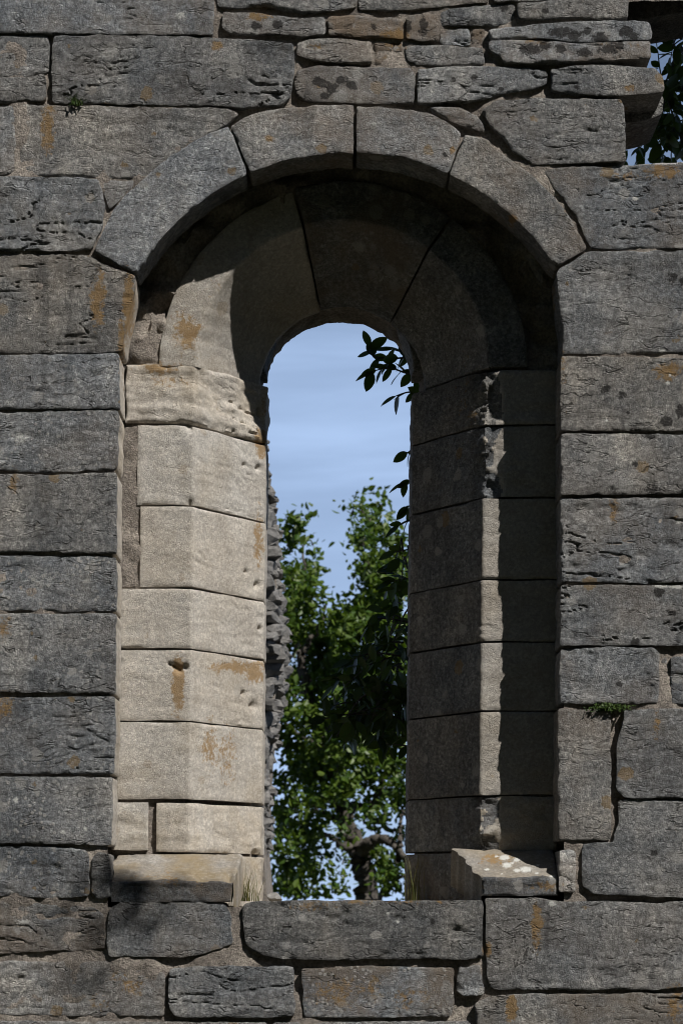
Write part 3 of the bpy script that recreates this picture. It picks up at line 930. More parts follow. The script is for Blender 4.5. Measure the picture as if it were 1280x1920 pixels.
def liner():
    """rubble and mortar behind the jamb stones, and in the gap under the outer ring"""
    pr = prof([(600 * PXM, D1 + .02), (440 * PXM, D1 + .02), (345 * PXM, D1 + .02), (300 * PXM, D1 + .06), (186 * PXM, D2 + .03), (164 * PXM, D3 - .02)], 0.011)
    path = []
    zb = zw(1720, D1)
    for z in np.arange(zb, ZA, 0.012):
        path.append((0, z))
    for a in np.arange(180, -0.1, -1.2):
        path.append((1, a))
    for z in np.arange(ZA, zb, -0.012):
        path.append((2, z))
    G = np.zeros((len(path), len(pr), 3))
    for i, (k, v) in enumerate(path):
        h, yy = pr[:, 0], pr[:, 1]
        if k == 0:
            G[i] = np.stack([(XC - 640) * PXM - h + lean(v), yy, 0 * h + v], 1)
        elif k == 2:
            G[i] = np.stack([(XC - 640) * PXM + h + lean(v), yy, 0 * h + v], 1)
        else:
            t = math.radians(v)
            G[i] = np.stack([(XC + 3 - 640) * PXM + h * math.cos(t), yy, ZA + h * math.sin(t)], 1)
    # on the left the old bedding mortar stands nearly flush where two jamb stones fall short of the reveal
    left = (np.array([k for k, v in path]) == 0)[:, None]
    zz = G[..., 2]
    flush = left & (zz > zw(1102, D1)) & (zz < zw(796, D1)) & (pr[None, :, 0] > 372 * PXM)
    G[..., 1] = np.where(flush, D1 + .007, G[..., 1])
    nt, ns, _ = G.shape
    dt = np.gradient(G, axis=0); ds = np.gradient(G, axis=1)
    Nn = np.cross(ds, dt); Nn /= np.linalg.norm(Nn, axis=2)[:, :, None] + 1e-12
    x, y, z = G[..., 0], G[..., 1], G[..., 2]
    # broken rubble: cells of different heights
    cell = vnoise(x * 13, y * 13 + 4, z * 17)
    cell = np.round(cell * 4) / 4
    disp = np.where(y < D1 + .1, np.where(z > ZA, 0.055, 0.012), 0.0) * (cell - 0.55) + np.where(z > ZA, .022, .012) * fbm(x * 20, y * 20, z * 20, 4, 0.6)
    V = (G + Nn * disp[..., None]).reshape(-1, 3)
    idx = np.arange(nt * ns).reshape(nt, ns)
    q = np.stack([idx[:-1, :-1], idx[1:, :-1], idx[1:, 1:], idx[:-1, 1:]], -1).reshape(-1, 4)[:, ::-1]
    mesh_obj('rubble_core', V, q, [M_MORTAR], WALL, True, None, False)


liner()


def boxes_mesh(name, boxes, mat, parent, bevel=0.012, stain=True, **props):
    """chamfered blocks seen from the front, joined"""
    V, Fc = [], []
    for (x0, x1, y0, y1, z0, z1) in boxes:
        k = len(V)
        b = bevel
        V += [(x0 + b, y0, z0 + b), (x1 - b, y0, z0 + b), (x1 - b, y0, z1 - b), (x0 + b, y0, z1 - b),
              (x0, y0 + b, z0), (x1, y0 + b, z0), (x1, y0 + b, z1), (x0, y0 + b, z1),
              (x0, y1, z0), (x1, y1, z0), (x1, y1, z1), (x0, y1, z1)]
        Fc += [(k, k + 1, k + 2, k + 3)]
        for i in range(4):
            j = (i + 1) % 4
            Fc += [(k + 4 + i, k + 4 + j, k + j, k + i), (k + 8 + i, k + 8 + j, k + 4 + j, k + 4 + i)]
        Fc += [(k + 11, k + 10, k + 9, k + 8)]
    return mesh_obj(name, V, Fc, [mat], parent, False, None, stain, props)


def filler():
    R = random.Random(3)
    bx = []

    def X(px): return (px - 640) * PXM
    def Zp(py): return ZC + (VY - py) * PXM

    def courses(xa, xb, ya, yb):
        y = ya
        while y < yb - 20:
            h = min(R.uniform(95, 160), yb - y)
            if yb - y - h < 50:
                h = yb - y
            x = xa
            while x < xb - 5:
                wd = R.uniform(180, 380)
                if xb - x - wd < 120:
                    wd = xb - x
                d = R.uniform(-.008, .008)
                bx.append((X(x + 3), X(x + wd - 3), d, 0.25, Zp(y + h - 3), Zp(y + 3)))
                x += wd
            y += h
    courses(-1500, -38, -38, 1980)
    courses(1340, 2600, 310, 1980)
    courses(1440, 2600, -38, 310)
    courses(-1500, 2600, -980, -40)
    courses(-1500, 2600, 1981, 2525)
    o = boxes_mesh('outer_masonry', bx, M_STONE, WALL, tone=1.0, warm=.3, speckle=.4, crack=.8)
    o['kind'] = 'stuff'
    # the wall's own bulk behind the facing, above, below and to the sides
    bk = [(X(-1500), X(-65), .06, D3, 0.0, Zp(-980)), (X(1345), X(2600), .06, D3, 0.0, Zp(322)), (X(1450), X(2600), .06, D3, Zp(321), Zp(-980)),
          (X(-64), X(1344), .06, D3, 0.0, Zp(1985)), (X(-64), X(1140), .07, D3, Zp(-75), Zp(-980)), (X(1141), X(1449), .07, .3, Zp(-75), Zp(-980)),
          # around the opening, behind the face mortar
          (X(-64), X(120), .09, D3, Zp(1984), Zp(-74)), (X(1100), X(1140), .09, D3, Zp(1984), Zp(-74)), (X(1141), X(1344), .09, D3, Zp(1984), Zp(325)),
          (X(121), X(1099), .09, D3, Zp(1984), Zp(1725)), (X(121), X(1099), .09, D3, Zp(140), Zp(-74)),
          (X(121), X(330), D1 + .12, D3, Zp(1724), Zp(141)), (X(945), X(1099), D1 + .12, D3, Zp(1724), Zp(141)), (X(331), X(944), D1 + .15, D3, Zp(385), Zp(141)),
          (X(331), X(460), D2, D3 - .01, Zp(1724), Zp(386)), (X(815), X(944), D2, D3 - .01, Zp(1724), Zp(386)), (X(461), X(814), D2 + .1, D3 - .01, Zp(490), Zp(386))]
    o = boxes_mesh('wall_core', bk, M_MORTAR, WALL, 0.004, False)
    o['kind'] = 'stuff'


filler()

# ------------------------------------------------------------------ sill and the two sloping ledges
def sill():
    R = random.Random(5)
    xs = [455, 560, 690, 800, 930]
    for a, b in zip(xs[:-1], xs[1:]):
        for (ya, yb) in ((0.19, 0.46), (0.465, D3)):
            nx, ny = int((b - a - 4) * PXM / 0.01), int((yb - ya) / 0.01)
            gx = np.linspace((a + 2 - 640) * PXM, (b - 2 - 640) * PXM, nx)
            gy = np.linspace(ya, yb, ny)
            Y, Xx = np.meshgrid(gy, gx, indexing='ij')
            G = np.stack([Xx, Y, np.full_like(Xx, zw(1694, 0) + R.uniform(-.003, .003))], -1)
            grid_stone('sill_stone', G, [M_PALE], flip=True, relief=.012, tone=.7, warm=.5)


sill()


def ledge(xl, xr, y_fb, y_ft, y_back, back_px_top, name, tone, warm, rough=.024, xr_shift=lambda s: 0, mats=(M_STONE, M_PALE)):
    """prism: front face, then a top sloping up towards the rebate; xl(s) is its (broken) left end"""
    zf0, zf1 = zw(y_fb, 0), zw(y_ft, 0)
    zb = zw(back_px_top, y_back)
    pr = prof([(zf0, 0.0), (zf1, 0.0), (zb, y_back)], 0.0062)
    n = len(pr)
    nx = int((xr - xl(0.5)) * PXM / 0.0065)
    G = np.zeros((nx, n, 3))
    for j, (z, yy) in enumerate(pr):
        s = j / (n - 1)
        a = xl(s) + 14 * float(fbm(np.array([s * 9]), 2.2, xr * .1, 3)[0])
        G[:, j, 0] = (np.linspace(a, xr + xr_shift(s), nx) - 640) * PXM
        G[:, j, 1] = yy
        G[:, j, 2] = z
    return grid_stone(name, G, list(mats), flip=False, crust=.012, relief=rough, skirt=.16, tone=tone, warm=warm, chip=1.2, edges=(1, 1, 1, 0))


ledge(lambda s: 903 - 8 * s - 40 * s * s, 1046, 1680, 1647, D1 + .01, 1592, 'ledge_stone', .62, .5)
ledge(lambda s: 208, 432, 1691, 1655, D1 + .01, 1602, 'ledge_stone', .64, .9, xr_shift=lambda s: 18 * s)

# ------------------------------------------------------------------ plants on the wall
def blades(name, base, n, hmin, hmax, spread, lean_, seed, label, cat, mat, width=0.003, group=None):
    R = random.Random(seed)
    V, Fc = [], []
    for i in range(n):
        b = Vector((R.gauss(0, spread), R.gauss(0, spread * .6), 0))
        a = R.uniform(0, 2 * math.pi)
        h = R.uniform(hmin, hmax)
        ln = R.uniform(.1, 1) * lean_
        dirv = Vector((math.cos(a), math.sin(a) * .6, 0))
        sd = Vector((-math.sin(a), math.cos(a), 0)) * width
        k = len(V)
        for j in range(5):
            t = j / 4
            p = b + dirv * (ln * h * t * t) + Vector((0, 0, h * (t - .25 * ln * t * t)))
            wd = (1 - t) * .9 + .1
            V += [p - sd * wd, p + sd * wd]
        for j in range(4):
            Fc.append((k + 2 * j, k + 2 * j + 1, k + 2 * j + 3, k + 2 * j + 2))
    me = bpy.data.meshes.new(name)
    me.from_pydata([tuple(v) for v in V], [], Fc)
    o = link(name, me, None, [mat])
    o.location = base
    return tag(o, label, cat, group)


blades('grass_tuft', P(462, 1690, .30), 70, .04, .17, .022, .8, 1, 'short dry grass tuft on the left end of the window sill', 'grass', M_GRASS, .0016, 'grass tufts growing on the wall')
blades('grass_tuft', P(775, 1692, .45), 44, .10, .27, .020, .45, 2, 'tall thin grass tuft on the right end of the window sill', 'grass', M_GRASS, .0016, 'grass tufts growing on the wall')
blades('grass_tuft', P(142, 197, -.004), 46, .02, .05, .012, 1.2, 3, 'tiny green grass tuft rooted in a joint high on the left of the wall', 'grass', M_MOSS, .003, 'grass tufts growing on the wall')


def moss(px, py, Y, wx, wz, n, seed, label):
    R = random.Random(seed)
    V, Fc = [], []
    for i in range(n):
        p = Vector((R.gauss(0, wx), R.uniform(-.022, .006), R.gauss(0, wz)))
        u = Vector((R.gauss(0, 1), R.gauss(0, 1), R.gauss(0, 1))).normalized()
        v = u.orthogonal().normalized()
        s = R.uniform(.003, .008)
        k = len(V)
        V += [p - u * s, p + v * s * .6, p + u * s, p - v * s * .6]
        Fc.append((k, k + 1, k + 2, k + 3))
    me = bpy.data.meshes.new('moss')
    me.from_pydata([tuple(v) for v in V], [], Fc)
    o = link('moss', me, None, [M_MOSS])
    o.location = P(px, py, Y)
    return tag(o, label, 'moss')


moss(1140, 1326, .006, .034, .008, 420, 5, 'dark green moss cushion in a joint right of the window')

# ------------------------------------------------------------------ loose stone on the sill
def rock_mesh(seed, sx, sy, sz, sub=2, name='stone', ang=0.35, blocky=False):
    import bmesh
    bm = bmesh.new()
    bmesh.ops.create_icosphere(bm, subdivisions=sub, radius=1)
    co = np.array([v.co[:] for v in bm.verts])
    R = np.random.RandomState(seed)
    if blocky:
        co = np.sign(co) * np.abs(co) ** 0.45
        co = np.clip(co, -.85, .85)
    for _ in range(9):     # cleave by random planes for an angular rock
        nn = R.normal(size=3); nn /= np.linalg.norm(nn)
        lim = R.uniform(.75, 1.05) if blocky else R.uniform(.55, .85)
        dd = co @ nn
        co = co - np.clip(dd - lim, 0, None)[:, None] * nn
    co = co * (1 + ang * fbm(co[:, 0] * 2 + seed, co[:, 1] * 2, co[:, 2] * 2, 3))[:, None]
    co = co * np.array([sx, sy, sz])
    for v, c in zip(bm.verts, co):
        v.co = c
    me = bpy.data.meshes.new(name)
    bm.to_mesh(me)
    bm.free()
    return me


me = rock_mesh(4, .036, .04, .022, 3, 'loose_stone')
o = link('loose_stone', me, None, [M_RUBBLE])
o.location = P(516, 1690, .68) + Vector((0, 0, .016))
tag(o, 'small pale loose stone lying at the back left of the window sill', 'stone')

# ------------------------------------------------------------------ rubble wall seen behind the left jamb
def rubble_wall():
    Y0 = 5.6
    base = P(470, VY, Y0); base.z = 0
    root = thing('rubble_wall', base, 'rough broken end of a grey rubble wall standing behind the left window jamb', 'wall')
    R = random.Random(11)
    meshes = [rock_mesh(20 + i, 1, 1, 1, 3, ang=.22, blocky=True) for i in range(9)]
    for m_ in meshes:
        m_.materials.append(M_RUBBLE)
    edge = [(745, 495), (830, 503), (900, 512), (960, 524), (1000, 526), (1050, 531), (1120, 540), (1200, 545), (1280, 538), (1330, 528), (1400, 518), (1500, 513), (1600, 511), (1700, 520), (1900, 530), (2300, 540)]

    def ex(py):
        for (a, xa), (b, xb) in zip(edge[:-1], edge[1:]):
            if a <= py <= b:
                return xa + (xb - xa) * (py - a) / (b - a)
        return edge[-1][1] if py > edge[-1][0] else edge[0][1] - 0.2 * (edge[0][0] - py)
    # solid core
    V, Fc = [], []
    pys = list(range(720, 2560, 40))
    for p in pys:
        xr = P(ex(min(p, 2299)) - 19, p, Y0)
        z = max(xr.z, -0.05)
        for xx, yy in ((xr.x - 1.2, Y0 + .12), (xr.x, Y0 + .12), (xr.x, Y0 + 1.5), (xr.x - 1.2, Y0 + 1.5)):
            V.append((xx, yy, z))
    for i in range(len(pys) - 1):
        for j in range(4):
            k = (j + 1) % 4
            Fc.append((i * 4 + j, (i + 1) * 4 + j, (i + 1) * 4 + k, i * 4 + k))
    Fc.append((0, 1, 2, 3))
    mesh_obj('rubble_core', V, Fc, [M_MORTAR], root, False, None, False)
    n = 0
    py = 735
    while py < 1900 and n < 290:
        rowh = R.choice((10, 13, 17, 22, 30, 38)) * R.uniform(.8, 1.2)
        for lay in range(5):          # outwards from the end, then along the end face going away
            for c in range(2):
                s = R.uniform(.7, 1.25)
                w_ = min(60, max(22, rowh * s * R.uniform(1.0, 2.4)))
                px = ex(py) - 16 - w_ * .6 - c * R.uniform(24, 36) + R.uniform(-7, 5)
                Y = Y0 + lay * .24 + R.uniform(-.04, .08) - c * .05
                if c == 1 and lay > 0:
                    continue
                p = P(px, py + R.uniform(-6, 6), Y0); p.y = Y
                q = bpy.data.objects.new('stone', R.choice(meshes))
                COL.objects.link(q)
                q.parent = root
                q.location = p - Vector(root.location)
                kk = (D + Y0) / F
                q.scale = (w_ * kk * .72, R.uniform(.10, .18), rowh * kk * .66)
                q.rotation_euler = (R.uniform(-.3, .3), R.uniform(-.25, .25), R.uniform(0, 6.28) if R.random() < .0 else R.uniform(-.6, .6))
                n += 1
        py += rowh * .86


rubble_wall()

# ------------------------------------------------------------------ trees
def tube(V, Fc, pts, rad, seg=7, wob=0.0, seed=0):
    R = random.Random(seed)
    k0 = len(V)
    n = len(pts)
    for i, (p, r) in enumerate(zip(pts, rad)):
        d = (pts[min(i + 1, n - 1)] - pts[max(i - 1, 0)]).normalized()
        u = d.orthogonal().normalized() if abs(d.z) > .98 else d.cross(Vector((0, 0, 1))).normalized()
        v = d.cross(u)
        for s in range(seg):
            a = 2 * math.pi * s / seg
            q = p + (u * math.cos(a) + v * math.sin(a)) * r * (1 + R.uniform(-wob, wob))
            V.append(tuple(q))
    for i in range(n - 1):
        for s in range(seg):
            t = (s + 1) % seg
            Fc.append((k0 + i * seg + s, k0 + i * seg + t, k0 + (i + 1) * seg + t, k0 + (i + 1) * seg + s))


def smooth_path(pts, n):
    """Catmull-Rom through pts"""
    out = []
    m = len(pts)
    for i in range(m - 1):
        p0, p1, p2, p3 = pts[max(i - 1, 0)], pts[i], pts[i + 1], pts[min(i + 2, m - 1)]
        for j in range(n):
            t = j / n
            out.append(0.5 * ((2 * p1) + (p2 - p0) * t + (2 * p0 - 5 * p1 + 4 * p2 - p3) * t * t + (3 * p1 - p0 - 3 * p2 + p3) * t ** 3))
    out.append(pts[-1])
    return out


def leaf_cloud(clumps, dens, size, seed, spread=0.95):
    """leaf-sized faces gathered in small tufts through each clump; returns verts and quads"""
    R = np.random.RandomState(seed)
    V, Fc = [], []
    for (c, r, mul) in clumps:
        nt = max(2 if r < .06 else 3, int(dens * mul * r * r))
        for _ in range(nt):
            d = R.normal(size=3); d /= np.linalg.norm(d)
            tc_ = np.array(c) + d * r * (R.uniform(0.02, 1) ** 0.42) * np.array([1, 1.0, .85])
            for _k in range(R.randint(9, 22)):
                p = tc_ + R.normal(size=3) * size * spread
                nrm = R.normal(size=3) + np.array([0.2, -.35, .75])
                nrm /= np.linalg.norm(nrm)
                u = np.cross(nrm, R.normal(size=3)); u /= np.linalg.norm(u) + 1e-9
                v = np.cross(nrm, u)
                s = size * R.uniform(.5, 1.4)
                k = len(V)
                bend = nrm * s * .12
                V += [p - u * s * .5, p - u * s * .12 + v * s * .26 - bend, p + u * s * .25 + v * s * .30 - bend, p + u * s * .55, p + u * s * .25 - v * s * .30 - bend, p - u * s * .12 - v * s * .26 - bend]
                Fc += [(k, k + 1, k + 2, k + 3), (k, k + 3, k + 4, k + 5)]
    return V, Fc


def add_mesh(name, V, Fc, mat, root, kind=None, smooth=False):
    me = bpy.data.meshes.new(name)
    off = Vector(root.location)
    V = (np.asarray([tuple(v) for v in V]) - np.array(off)).tolist()
    me.from_pydata(V, [], Fc)
    me.materials.append(mat)
    if smooth:
        me.polygons.foreach_set('use_smooth', np.ones(len(me.polygons), bool))
    o = bpy.data.objects.new(name, me)
    COL.objects.link(o)
    o.parent = root
    if kind: o['kind'] = kind
    return o


def tree(label, base_px, Y, limbs, clumps, seed, leaf=.088, dens=600, depth=1.4, extra=(), trunk_r=.17):
    k = (D + Y) / F
    R = random.Random(seed)
    b = P(base_px, VY, Y); b.z = 0
    root = thing('oak_tree', b, label, 'tree', None)
    first = True
    for (pts, r0, r1) in limbs:
        wp = []
        for i, q in enumerate(pts):
            yy = Y + (q[2] if len(q) > 2 else 0)
            if q[1] is None:
                p = Vector((P(q[0], VY, yy).x, yy, -0.1))
            else:
                p = P(q[0], q[1], yy)
            wp.append(p)
        sp = smooth_path(wp, 7)
        sp = [p + Vector((R.gauss(0, .012), R.gauss(0, .02), R.gauss(0, .012))) for p in sp]
        rad = [(r0 + (r1 - r0) * (i / (len(sp) - 1)) ** .8) for i in range(len(sp))]
        V, Fc = [], []
        tube(V, Fc, sp, rad, 9 if r0 > .1 else 6, .12, seed)
        add_mesh('trunk' if first else 'limb', V, Fc, M_BARK, root, smooth=True)
        first = False
    cl = []
    for q in clumps:
        px, py, r = q[0], q[1], q[2]
        mul = q[3] if len(q) > 3 else 1.0
        dy = R.uniform(-depth, depth)
        p = P(px, py, Y); p.y += dy
        cl.append((tuple(p), r * k * .88, mul))
    for (p, r, mul) in extra:
        cl.append((p, r, mul))
    V, Fc = leaf_cloud(cl, dens, leaf, seed)
    add_mesh('crown', V, Fc, M_OAK, root, 'stuff')
    # fine twigs reaching into the clumps
    V, Fc = [], []
    for (p, r, mul) in cl:
        c = Vector(p)
        for _ in range(2):
            d = Vector((R.gauss(0, 1), R.gauss(0, 1), R.gauss(0, .8))).normalized()
            a = c + Vector((R.gauss(0, .3) * r, R.gauss(0, .3) * r, -r * .8))
            tube(V, Fc, smooth_path([a, c + d * r * .2, c + d * r * .75], 3), [.009, .008, .007, .006, .005, .004, .003], 4, 0, 1)
    add_mesh('twigs', V, Fc, M_BARK, root, 'stuff')
    return root


oak_limbs = [
    ([(688, None), (690, 1800), (690, 1700), (686, 1660), (678, 1625), (668, 1590), (655, 1560), (642, 1520), (628, 1470), (612, 1400), (590, 1340), (574, 1295), (564, 1240)], .19, .06),
    ([(680, 1640), (672, 1615), (660, 1592), (640, 1585, -.4), (620, 1570, -.5), (596, 1565, -.6)], .09, .02),
    ([(672, 1605), (690, 1582, -.3), (712, 1573, -.4), (735, 1580, -.5), (750, 1596, -.6), (765, 1620, -.6)], .09, .03),
    ([(745, 1612, -.6), (750, 1585, -.6), (748, 1550, -.6), (756, 1520, -.6)], .045, .02),
    ([(655, 1560), (640, 1540, .3), (618, 1530, .3), (590, 1520, .2), (560, 1530, .2), (520, 1550, .2)], .07, .015),
    ([(648, 1540), (665, 1510, .3), (690, 1525, .3), (715, 1545, .4), (745, 1560, .4)], .07, .03),
    ([(690, 1525, .3), (712, 1480, .2), (718, 1460, .2), (730, 1440, .2)], .05, .02),
    ([(600, 1370), (640, 1340, .3), (690, 1280, .5), (715, 1200, .5), (722, 1120, .5), (708, 1040, .4), (690, 970, .4)], .075, .012),
    ([(564, 1240), (580, 1200), (600, 1172), (612, 1130)], .05, .012),
    ([(564, 1240), (556, 1170), (566, 1090), (572, 1060), (562, 1010)], .045, .01),
    ([(690, 1280, .5), (660, 1220, .4), (650, 1180, .4), (655, 1140, .4)], .04, .01),
    ([(612, 1400), (570, 1385, -.3), (540, 1360, -.4), (515, 1340, -.4)], .04, .012),
    ([(700, 1690), (722, 1672, .2), (735, 1658, .2), (760, 1640, .2)], .05, .02),
]
oak_clumps = [
    (562, 1012, 20), (548, 1030, 22), (578, 1035, 18), (540, 1055, 20), (586, 1042, 10, 1.3), (560, 1055, 20), (545, 1085, 18, .7), (565, 1085, 14, .6), (590, 1068, 8, 1), (540, 1120, 26), (556, 1100, 20),
    (585, 1150, 26), (632, 1162, 22), (610, 1165, 34), (660, 1150, 20), (678, 1135, 18), (690, 1140, 24), (560, 1160, 28), (650, 1175, 30), (685, 1170, 28),
    (662, 955, 12), (660, 975, 12), (681, 950, 12), (686, 975, 18), (708, 968, 14), (700, 995, 20), (725, 1000, 14), (680, 1030, 16), (676, 1048, 14), (690, 1045, 24), (690, 1078, 20), (700, 1075, 26),
    (718, 1050, 24), (738, 1025, 18), (730, 1080, 28), (752, 1050, 20), (760, 1090, 22), (705, 1105, 22), (740, 1120, 26), (725, 1150, 24), (752, 1150, 24),
    (545, 1200, 30), (580, 1205, 32), (620, 1215, 34), (660, 1215, 32), (700, 1210, 32), (740, 1200, 30), (548, 1250, 30), (590, 1262, 28, .8), (630, 1260, 34), (670, 1260, 34), (710, 1260, 34), (745, 1260, 30),
    (530, 1300, 20, .7), (548, 1310, 22, .7), (600, 1310, 28, .8), (640, 1310, 34), (690, 1320, 34), (735, 1320, 30),
    (540, 1350, 24), (575, 1365, 30), (540, 1400, 30), (580, 1405, 32), (615, 1400, 30, .8), (560, 1440, 32), (600, 1440, 32), (630, 1435, 26), (545, 1470, 22, .7), (590, 1475, 28, .8),
    (700, 1385, 32), (740, 1380, 30), (720, 1420, 32), (750, 1425, 26), (690, 1430, 24), (735, 1465, 28), (752, 1500, 24), (715, 1475, 20, .6), (640, 1470, 22, .6),
    (530, 1510, 22, .8), (560, 1510, 24, .7), (590, 1515, 22, .6), (545, 1550, 28), (580, 1550, 24, .8), (535, 1585, 26), (570, 1585, 24, .9), (600, 1545, 18, .6), (545, 1625, 26), (575, 1625, 20, .8), (530, 1655, 24), (560, 1660, 24), (590, 1668, 16, .6),
    (625, 1665, 14, .5), (645, 1610, 12, .6), (640, 1640, 10, .5), (700, 1545, 18, .5), (715, 1600, 20), (735, 1620, 22), (720, 1645, 18), (745, 1655, 20, .8), (700, 1505, 16, .5), (720, 1530, 18, .6), (760, 1560, 16, .5), (672, 1500, 14, .4),
    (650, 1500, 18, .6), (625, 1500, 22, .7), (605, 1490, 22), (660, 1390, 30), (650, 1350, 32),
    (690, 1590, 16, .5), (665, 1560, 16, .7), (640, 1565, 14, .6), (600, 1600, 14, .4), (680, 1540, 16, .6), (655, 1470, 24), (675, 1460, 20), (640, 1425, 26), (618, 1360, 26), (650, 1530, 14, .5), (590, 1640, 14, .5), (610, 1540, 16, .7),
    # parts of the same crown hidden beside the opening
    (480, 1080, 40), (430, 1150, 60), (480, 1200, 50), (400, 1250, 60), (460, 1320, 60), (420, 1400, 60), (470, 1480, 50), (430, 1560, 60), (800, 1010, 30), (830, 1060, 50), (820, 1150, 50), (880, 1200, 60), (830, 1280, 60), (900, 1330, 60), (830, 1400, 50), (880, 1480, 50), (820, 1560, 40)]
tree('sunlit oak with twisted pale limbs and a ragged green crown behind the window', 690, 18.0, oak_limbs, oak_clumps, 21)


# ------------------------------------------------------------------ climbing plant on the far side of the wall
def vine_leaf_mesh(seed):
    R = random.Random(seed)
    n = 6
    V, Fc = [], []
    for i in range(n + 1):
        t = i / n
        wd = .30 * math.sin(math.pi * min(1, t * .92 + .04)) ** .8 * (1 - .25 * t) if 0 < i < n else 0.01
        zc_ = -0.16 * t * t
        V += [(t, -wd, zc_ + .05 * wd), (t, 0, zc_ - .03), (t, wd, zc_ + .05 * wd)]
    for i in range(n):
        for j in range(2):
            Fc.append((i * 3 + j, i * 3 + j + 1, i * 3 + j + 4, i * 3 + j + 3))
    me = bpy.data.meshes.new('leaf')
    me.from_pydata(V, [], Fc)
    me.materials.append(M_VINE)
    me.polygons.foreach_set('use_smooth', np.ones(len(me.polygons), bool))
    return me


LEAVES = [vine_leaf_mesh(i) for i in range(3)]


def vine(label, shoots, mass, seed, Y=1.25, base_px=800, lsize=.078):
    R = random.Random(seed)
    b = P(base_px, VY, Y); b.z = 0
    root = thing('climbing_plant', b, label, 'climbing plant', 'climbing plants behind the wall')
    cnt = [0]

    def leaf(p, d, s):
        o = bpy.data.objects.new('leaf', R.choice(LEAVES))
        COL.objects.link(o)
        o.parent = root
        o.location = p - Vector(root.location)
        o.scale = (s, s, s)
        o.rotation_mode = 'QUATERNION'
        q = d.to_track_quat('X', 'Z')
        from mathutils import Quaternion
        o.rotation_quaternion = q @ Quaternion((1, 0, 0), R.uniform(-1.2, 1.2))
        cnt[0] += 1
    for pts, nl in shoots:
        wp = [P(x, y, Y + dy) for x, y, dy in pts]
        sp = smooth_path(wp, 8)
        SV, SF = [], []
        tube(SV, SF, sp, [.006 - .004 * i / len(sp) for i in range(len(sp))], 5, 0, 1)
        add_mesh('stem', SV, SF, M_BARK, root, smooth=True)
        for i in range(nl):
            t = (i + .5) / nl
            k = min(int(t * (len(sp) - 1)), len(sp) - 2)
            ax = (sp[k + 1] - sp[k]).normalized()
            sgn = 1 if i % 2 else -1
            side = Vector((-ax.z, 0, ax.x)) * sgn
            d = ax * .7 + side * R.uniform(.3, .9) + Vector((0, R.uniform(-.5, .5), -.45))
            leaf(sp[k], d.normalized(), lsize * R.uniform(.75, 1.15))
        leaf(sp[-1], (sp[-1] - sp[-3]).normalized() + Vector((0, 0, -.15)), lsize)
    rest = []
    for (x, y, rx, ry, n) in mass:
        for _ in range(max(2, n // 14)):     # the shoots that carry this mass
            a = P(x + rx * R.uniform(.1, 1.3), y + ry * R.uniform(-1.2, .4), Y) + Vector((0, R.uniform(-.15, .25), 0))
            b2 = P(x + rx * R.uniform(-1.0, .2), y + ry * R.uniform(-.5, 1.0), Y) + Vector((0, R.uniform(-.2, .25), 0))
            m2 = (a + b2) / 2 + Vector((0, 0, R.uniform(.02, .12)))
            V1, F1 = [], []
            sp = smooth_path([a, m2, b2], 6)
            tube(V1, F1, sp, [.005 - .0032 * q / len(sp) for q in range(len(sp))], 4, 0, 1)
            add_mesh('stem', V1, F1, M_BARK, root, smooth=True)
        for _ in range(n):
            a = R.uniform(0, 6.283); rr = math.sqrt(R.random())
            p = P(x + rx * rr * math.cos(a), y + ry * rr * math.sin(a), Y); p.y += R.uniform(-.25, .35)
            d = Vector((R.uniform(-1, .6), R.uniform(-.6, .6), R.uniform(-1.1, .15))).normalized()
            if cnt[0] < 298:
                leaf(p, d, lsize * R.uniform(.7, 1.2))
            else:
                rest.append((p, d, lsize * R.uniform(.7, 1.2)))
    if rest:
        V, Fc = [], []
        src = LEAVES[0]
        for p, d, s in rest:
            q = d.to_track_quat('X', 'Z')
            from mathutils import Quaternion
            q = q @ Quaternion((1, 0, 0), R.uniform(-1.2, 1.2))
            k = len(V)
            for v in src.vertices:
                V.append(p + q @ (Vector(v.co) * s))
            for f in src.polygons:
                Fc.append(tuple(k + i for i in f.vertices))
        add_mesh('foliage', V, Fc, M_VINE, root, 'stuff')
    return root


vine('dark leafy climbing plant hanging behind the right side of the window opening',
     [([(800, 700, 0), (765, 700, -.02), (730, 690, -.04), (695, 697, -.05)], 12), ([(800, 690, 0), (765, 672, 0), (735, 672, 0), (700, 668, 0), (692, 650, 0)], 11),
      ([(790, 675, .05), (760, 662, .04), (735, 655, .04)], 4),
      ([(800, 745, 0), (770, 735, 0), (742, 742, 0)], 4), ([(800, 850, 0), (775, 845, 0), (764, 848, 0)], 2), ([(800, 900, 0), (775, 900, 0), (757, 905, 0)], 4), ([(800, 950, 0), (775, 945, 0), (765, 950, 0)], 3),
      ([(810, 990, 0), (775, 975, 0), (748, 985, 0)], 5), ([(810, 1040, 0), (775, 1030, 0), (740, 1035, 0)], 6), ([(820, 1100, 0), (775, 1085, 0), (735, 1090, 0)], 7),
      ([(820, 1180, 0), (760, 1165, 0), (710, 1160, 0), (690, 1175, 0)], 8), ([(830, 1250, 0), (750, 1230, 0), (690, 1225, 0), (655, 1240, 0)], 9), ([(830, 1330, 0), (750, 1290, 0), (680, 1275, 0), (630, 1270, 0)], 10),
      ([(830, 1380, 0), (760, 1350, 0), (700, 1340, 0), (650, 1340, 0), (600, 1350, 0)], 11), ([(830, 1420, 0), (770, 1400, 0), (720, 1395, 0)], 6), ([(830, 1450, 0), (790, 1430, 0), (770, 1440, 0)], 4)],
     [(748, 1090, 22, 40, 26), (735, 1180, 38, 55, 60), (700, 1260, 60, 50, 90), (690, 1340, 70, 45, 100), (740, 1330, 40, 80, 70), (650, 1320, 40, 40, 30), (850, 1150, 60, 200, 60), (860, 1350, 70, 120, 60)], 31)
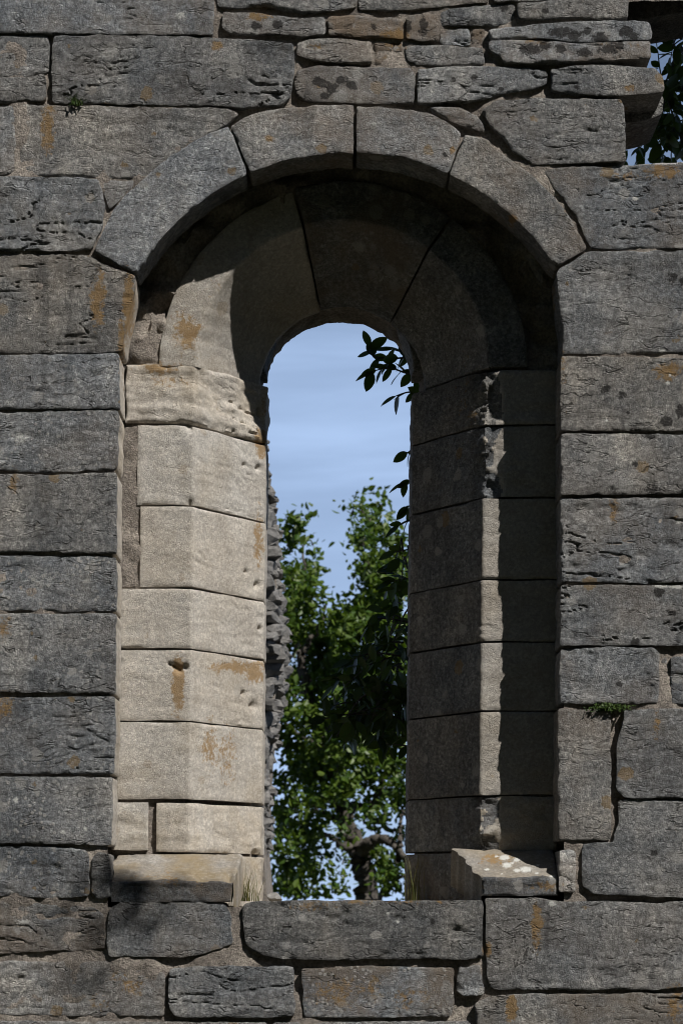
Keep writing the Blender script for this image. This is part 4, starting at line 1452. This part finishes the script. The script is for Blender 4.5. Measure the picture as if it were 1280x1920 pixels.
vine('leafy climbing plant with bright tips behind the broken upper right corner',
     [([(1290, 300, 0), (1262, 220, 0), (1240, 150, 0), (1232, 95, 0)], 12), ([(1300, 250, 0), (1275, 150, 0), (1268, 100, 0), (1262, 78, 0)], 12), ([(1330, 120, 0), (1295, 70, 0), (1275, 55, 0)], 7)],
     [(1268, 140, 32, 44, 46), (1250, 190, 46, 50, 60), (1220, 260, 50, 36, 40), (1265, 270, 40, 40, 40), (1330, 180, 60, 150, 70)], 33, Y=1.3, base_px=1300)


# ------------------------------------------------------------------ tree in front, out of the picture to the upper right, that shades the lower left
def shade_tree():
    base = Vector((5.0, -6.4, 0))
    root = thing('oak_tree', base, 'large oak in front of the wall whose boughs shade its lower left corner', 'tree')
    V, Fc = [], []
    tr = [base + Vector((0, 0, -.1)), base + Vector((-.1, .1, 2.5)), base + Vector((-.3, .3, 5)), base + Vector((-.5, .4, 7.5)), base + Vector((-.4, .5, 9.5))]
    sp = smooth_path(tr, 6)
    tube(V, Fc, sp, [.32 - .25 * i / len(sp) for i in range(len(sp))], 10, .06, 2)
    add_mesh('trunk', V, Fc, M_BARK, root, smooth=True)
    targets = [(228, 1668, .03, .5), (280, 1692, .03, .5)]
    cl = []
    R = random.Random(8)
    fork = P(-140, 1600, 0) + SUN * 7.4
    V, Fc = [], []
    sp = smooth_path([Vector(tr[2]) + Vector((0, 0, 1.5)), (Vector(tr[2]) + fork) / 2 + Vector((0, 0, 1.4)), fork], 8)
    tube(V, Fc, sp, [.05 - .042 * i / len(sp) for i in range(len(sp))], 6, .1, 1)
    add_mesh('limb', V, Fc, M_BARK, root, smooth=True)
    for (px, py, r, mul) in targets:
        c = P(px, py, 0) + SUN * R.uniform(6.6, 7.2)
        cl.append((tuple(c), r, mul))
        V, Fc = [], []
        sp = smooth_path([fork, (fork + c) / 2 + Vector((0, 0, .08)), c], 5)
        tube(V, Fc, sp, [.007 - .005 * i / len(sp) for i in range(len(sp))], 5, 0, 1)
        add_mesh('limb', V, Fc, M_BARK, root, smooth=True)
    for i in range(26):
        c = base + Vector((R.gauss(.6, 1.0), R.gauss(-.9, 1.0), R.uniform(6, 9.5)))
        cl.append((tuple(c), R.uniform(.5, .8), .5))
    V, Fc = leaf_cloud(cl, 260, .075, 9)
    # sparse upper crown, dense enough only to read as leaves
    add_mesh('crown', V, Fc, M_OAK, root, 'stuff')


shade_tree()


# ------------------------------------------------------------------ added leaf mass behind the camera, unseen, keeps sky light off the recess
def sky_block_leaves():
    R = random.Random(14)
    cl = []
    for i in range(520):
        a = R.uniform(math.radians(-178), math.radians(-2))
        r = R.uniform(18, 25)
        top = 15.0 if -1.35 < a < -0.25 else 23.0      # lower where the sun stands over it
        cl.append(((r * math.cos(a), -8 + r * math.sin(a) * 1.0, R.uniform(0, 1) ** .8 * top), R.uniform(1.6, 2.6), 1.0))
    V, Fc = leaf_cloud(cl, 2.4, .85, 15)
    me = bpy.data.meshes.new('sky_block_leaves')
    me.from_pydata([tuple(v) for v in V], [], Fc)
    me.materials.append(M_OAK)
    tag(link('sky_block_leaves', me), kind='stuff')


sky_block_leaves()
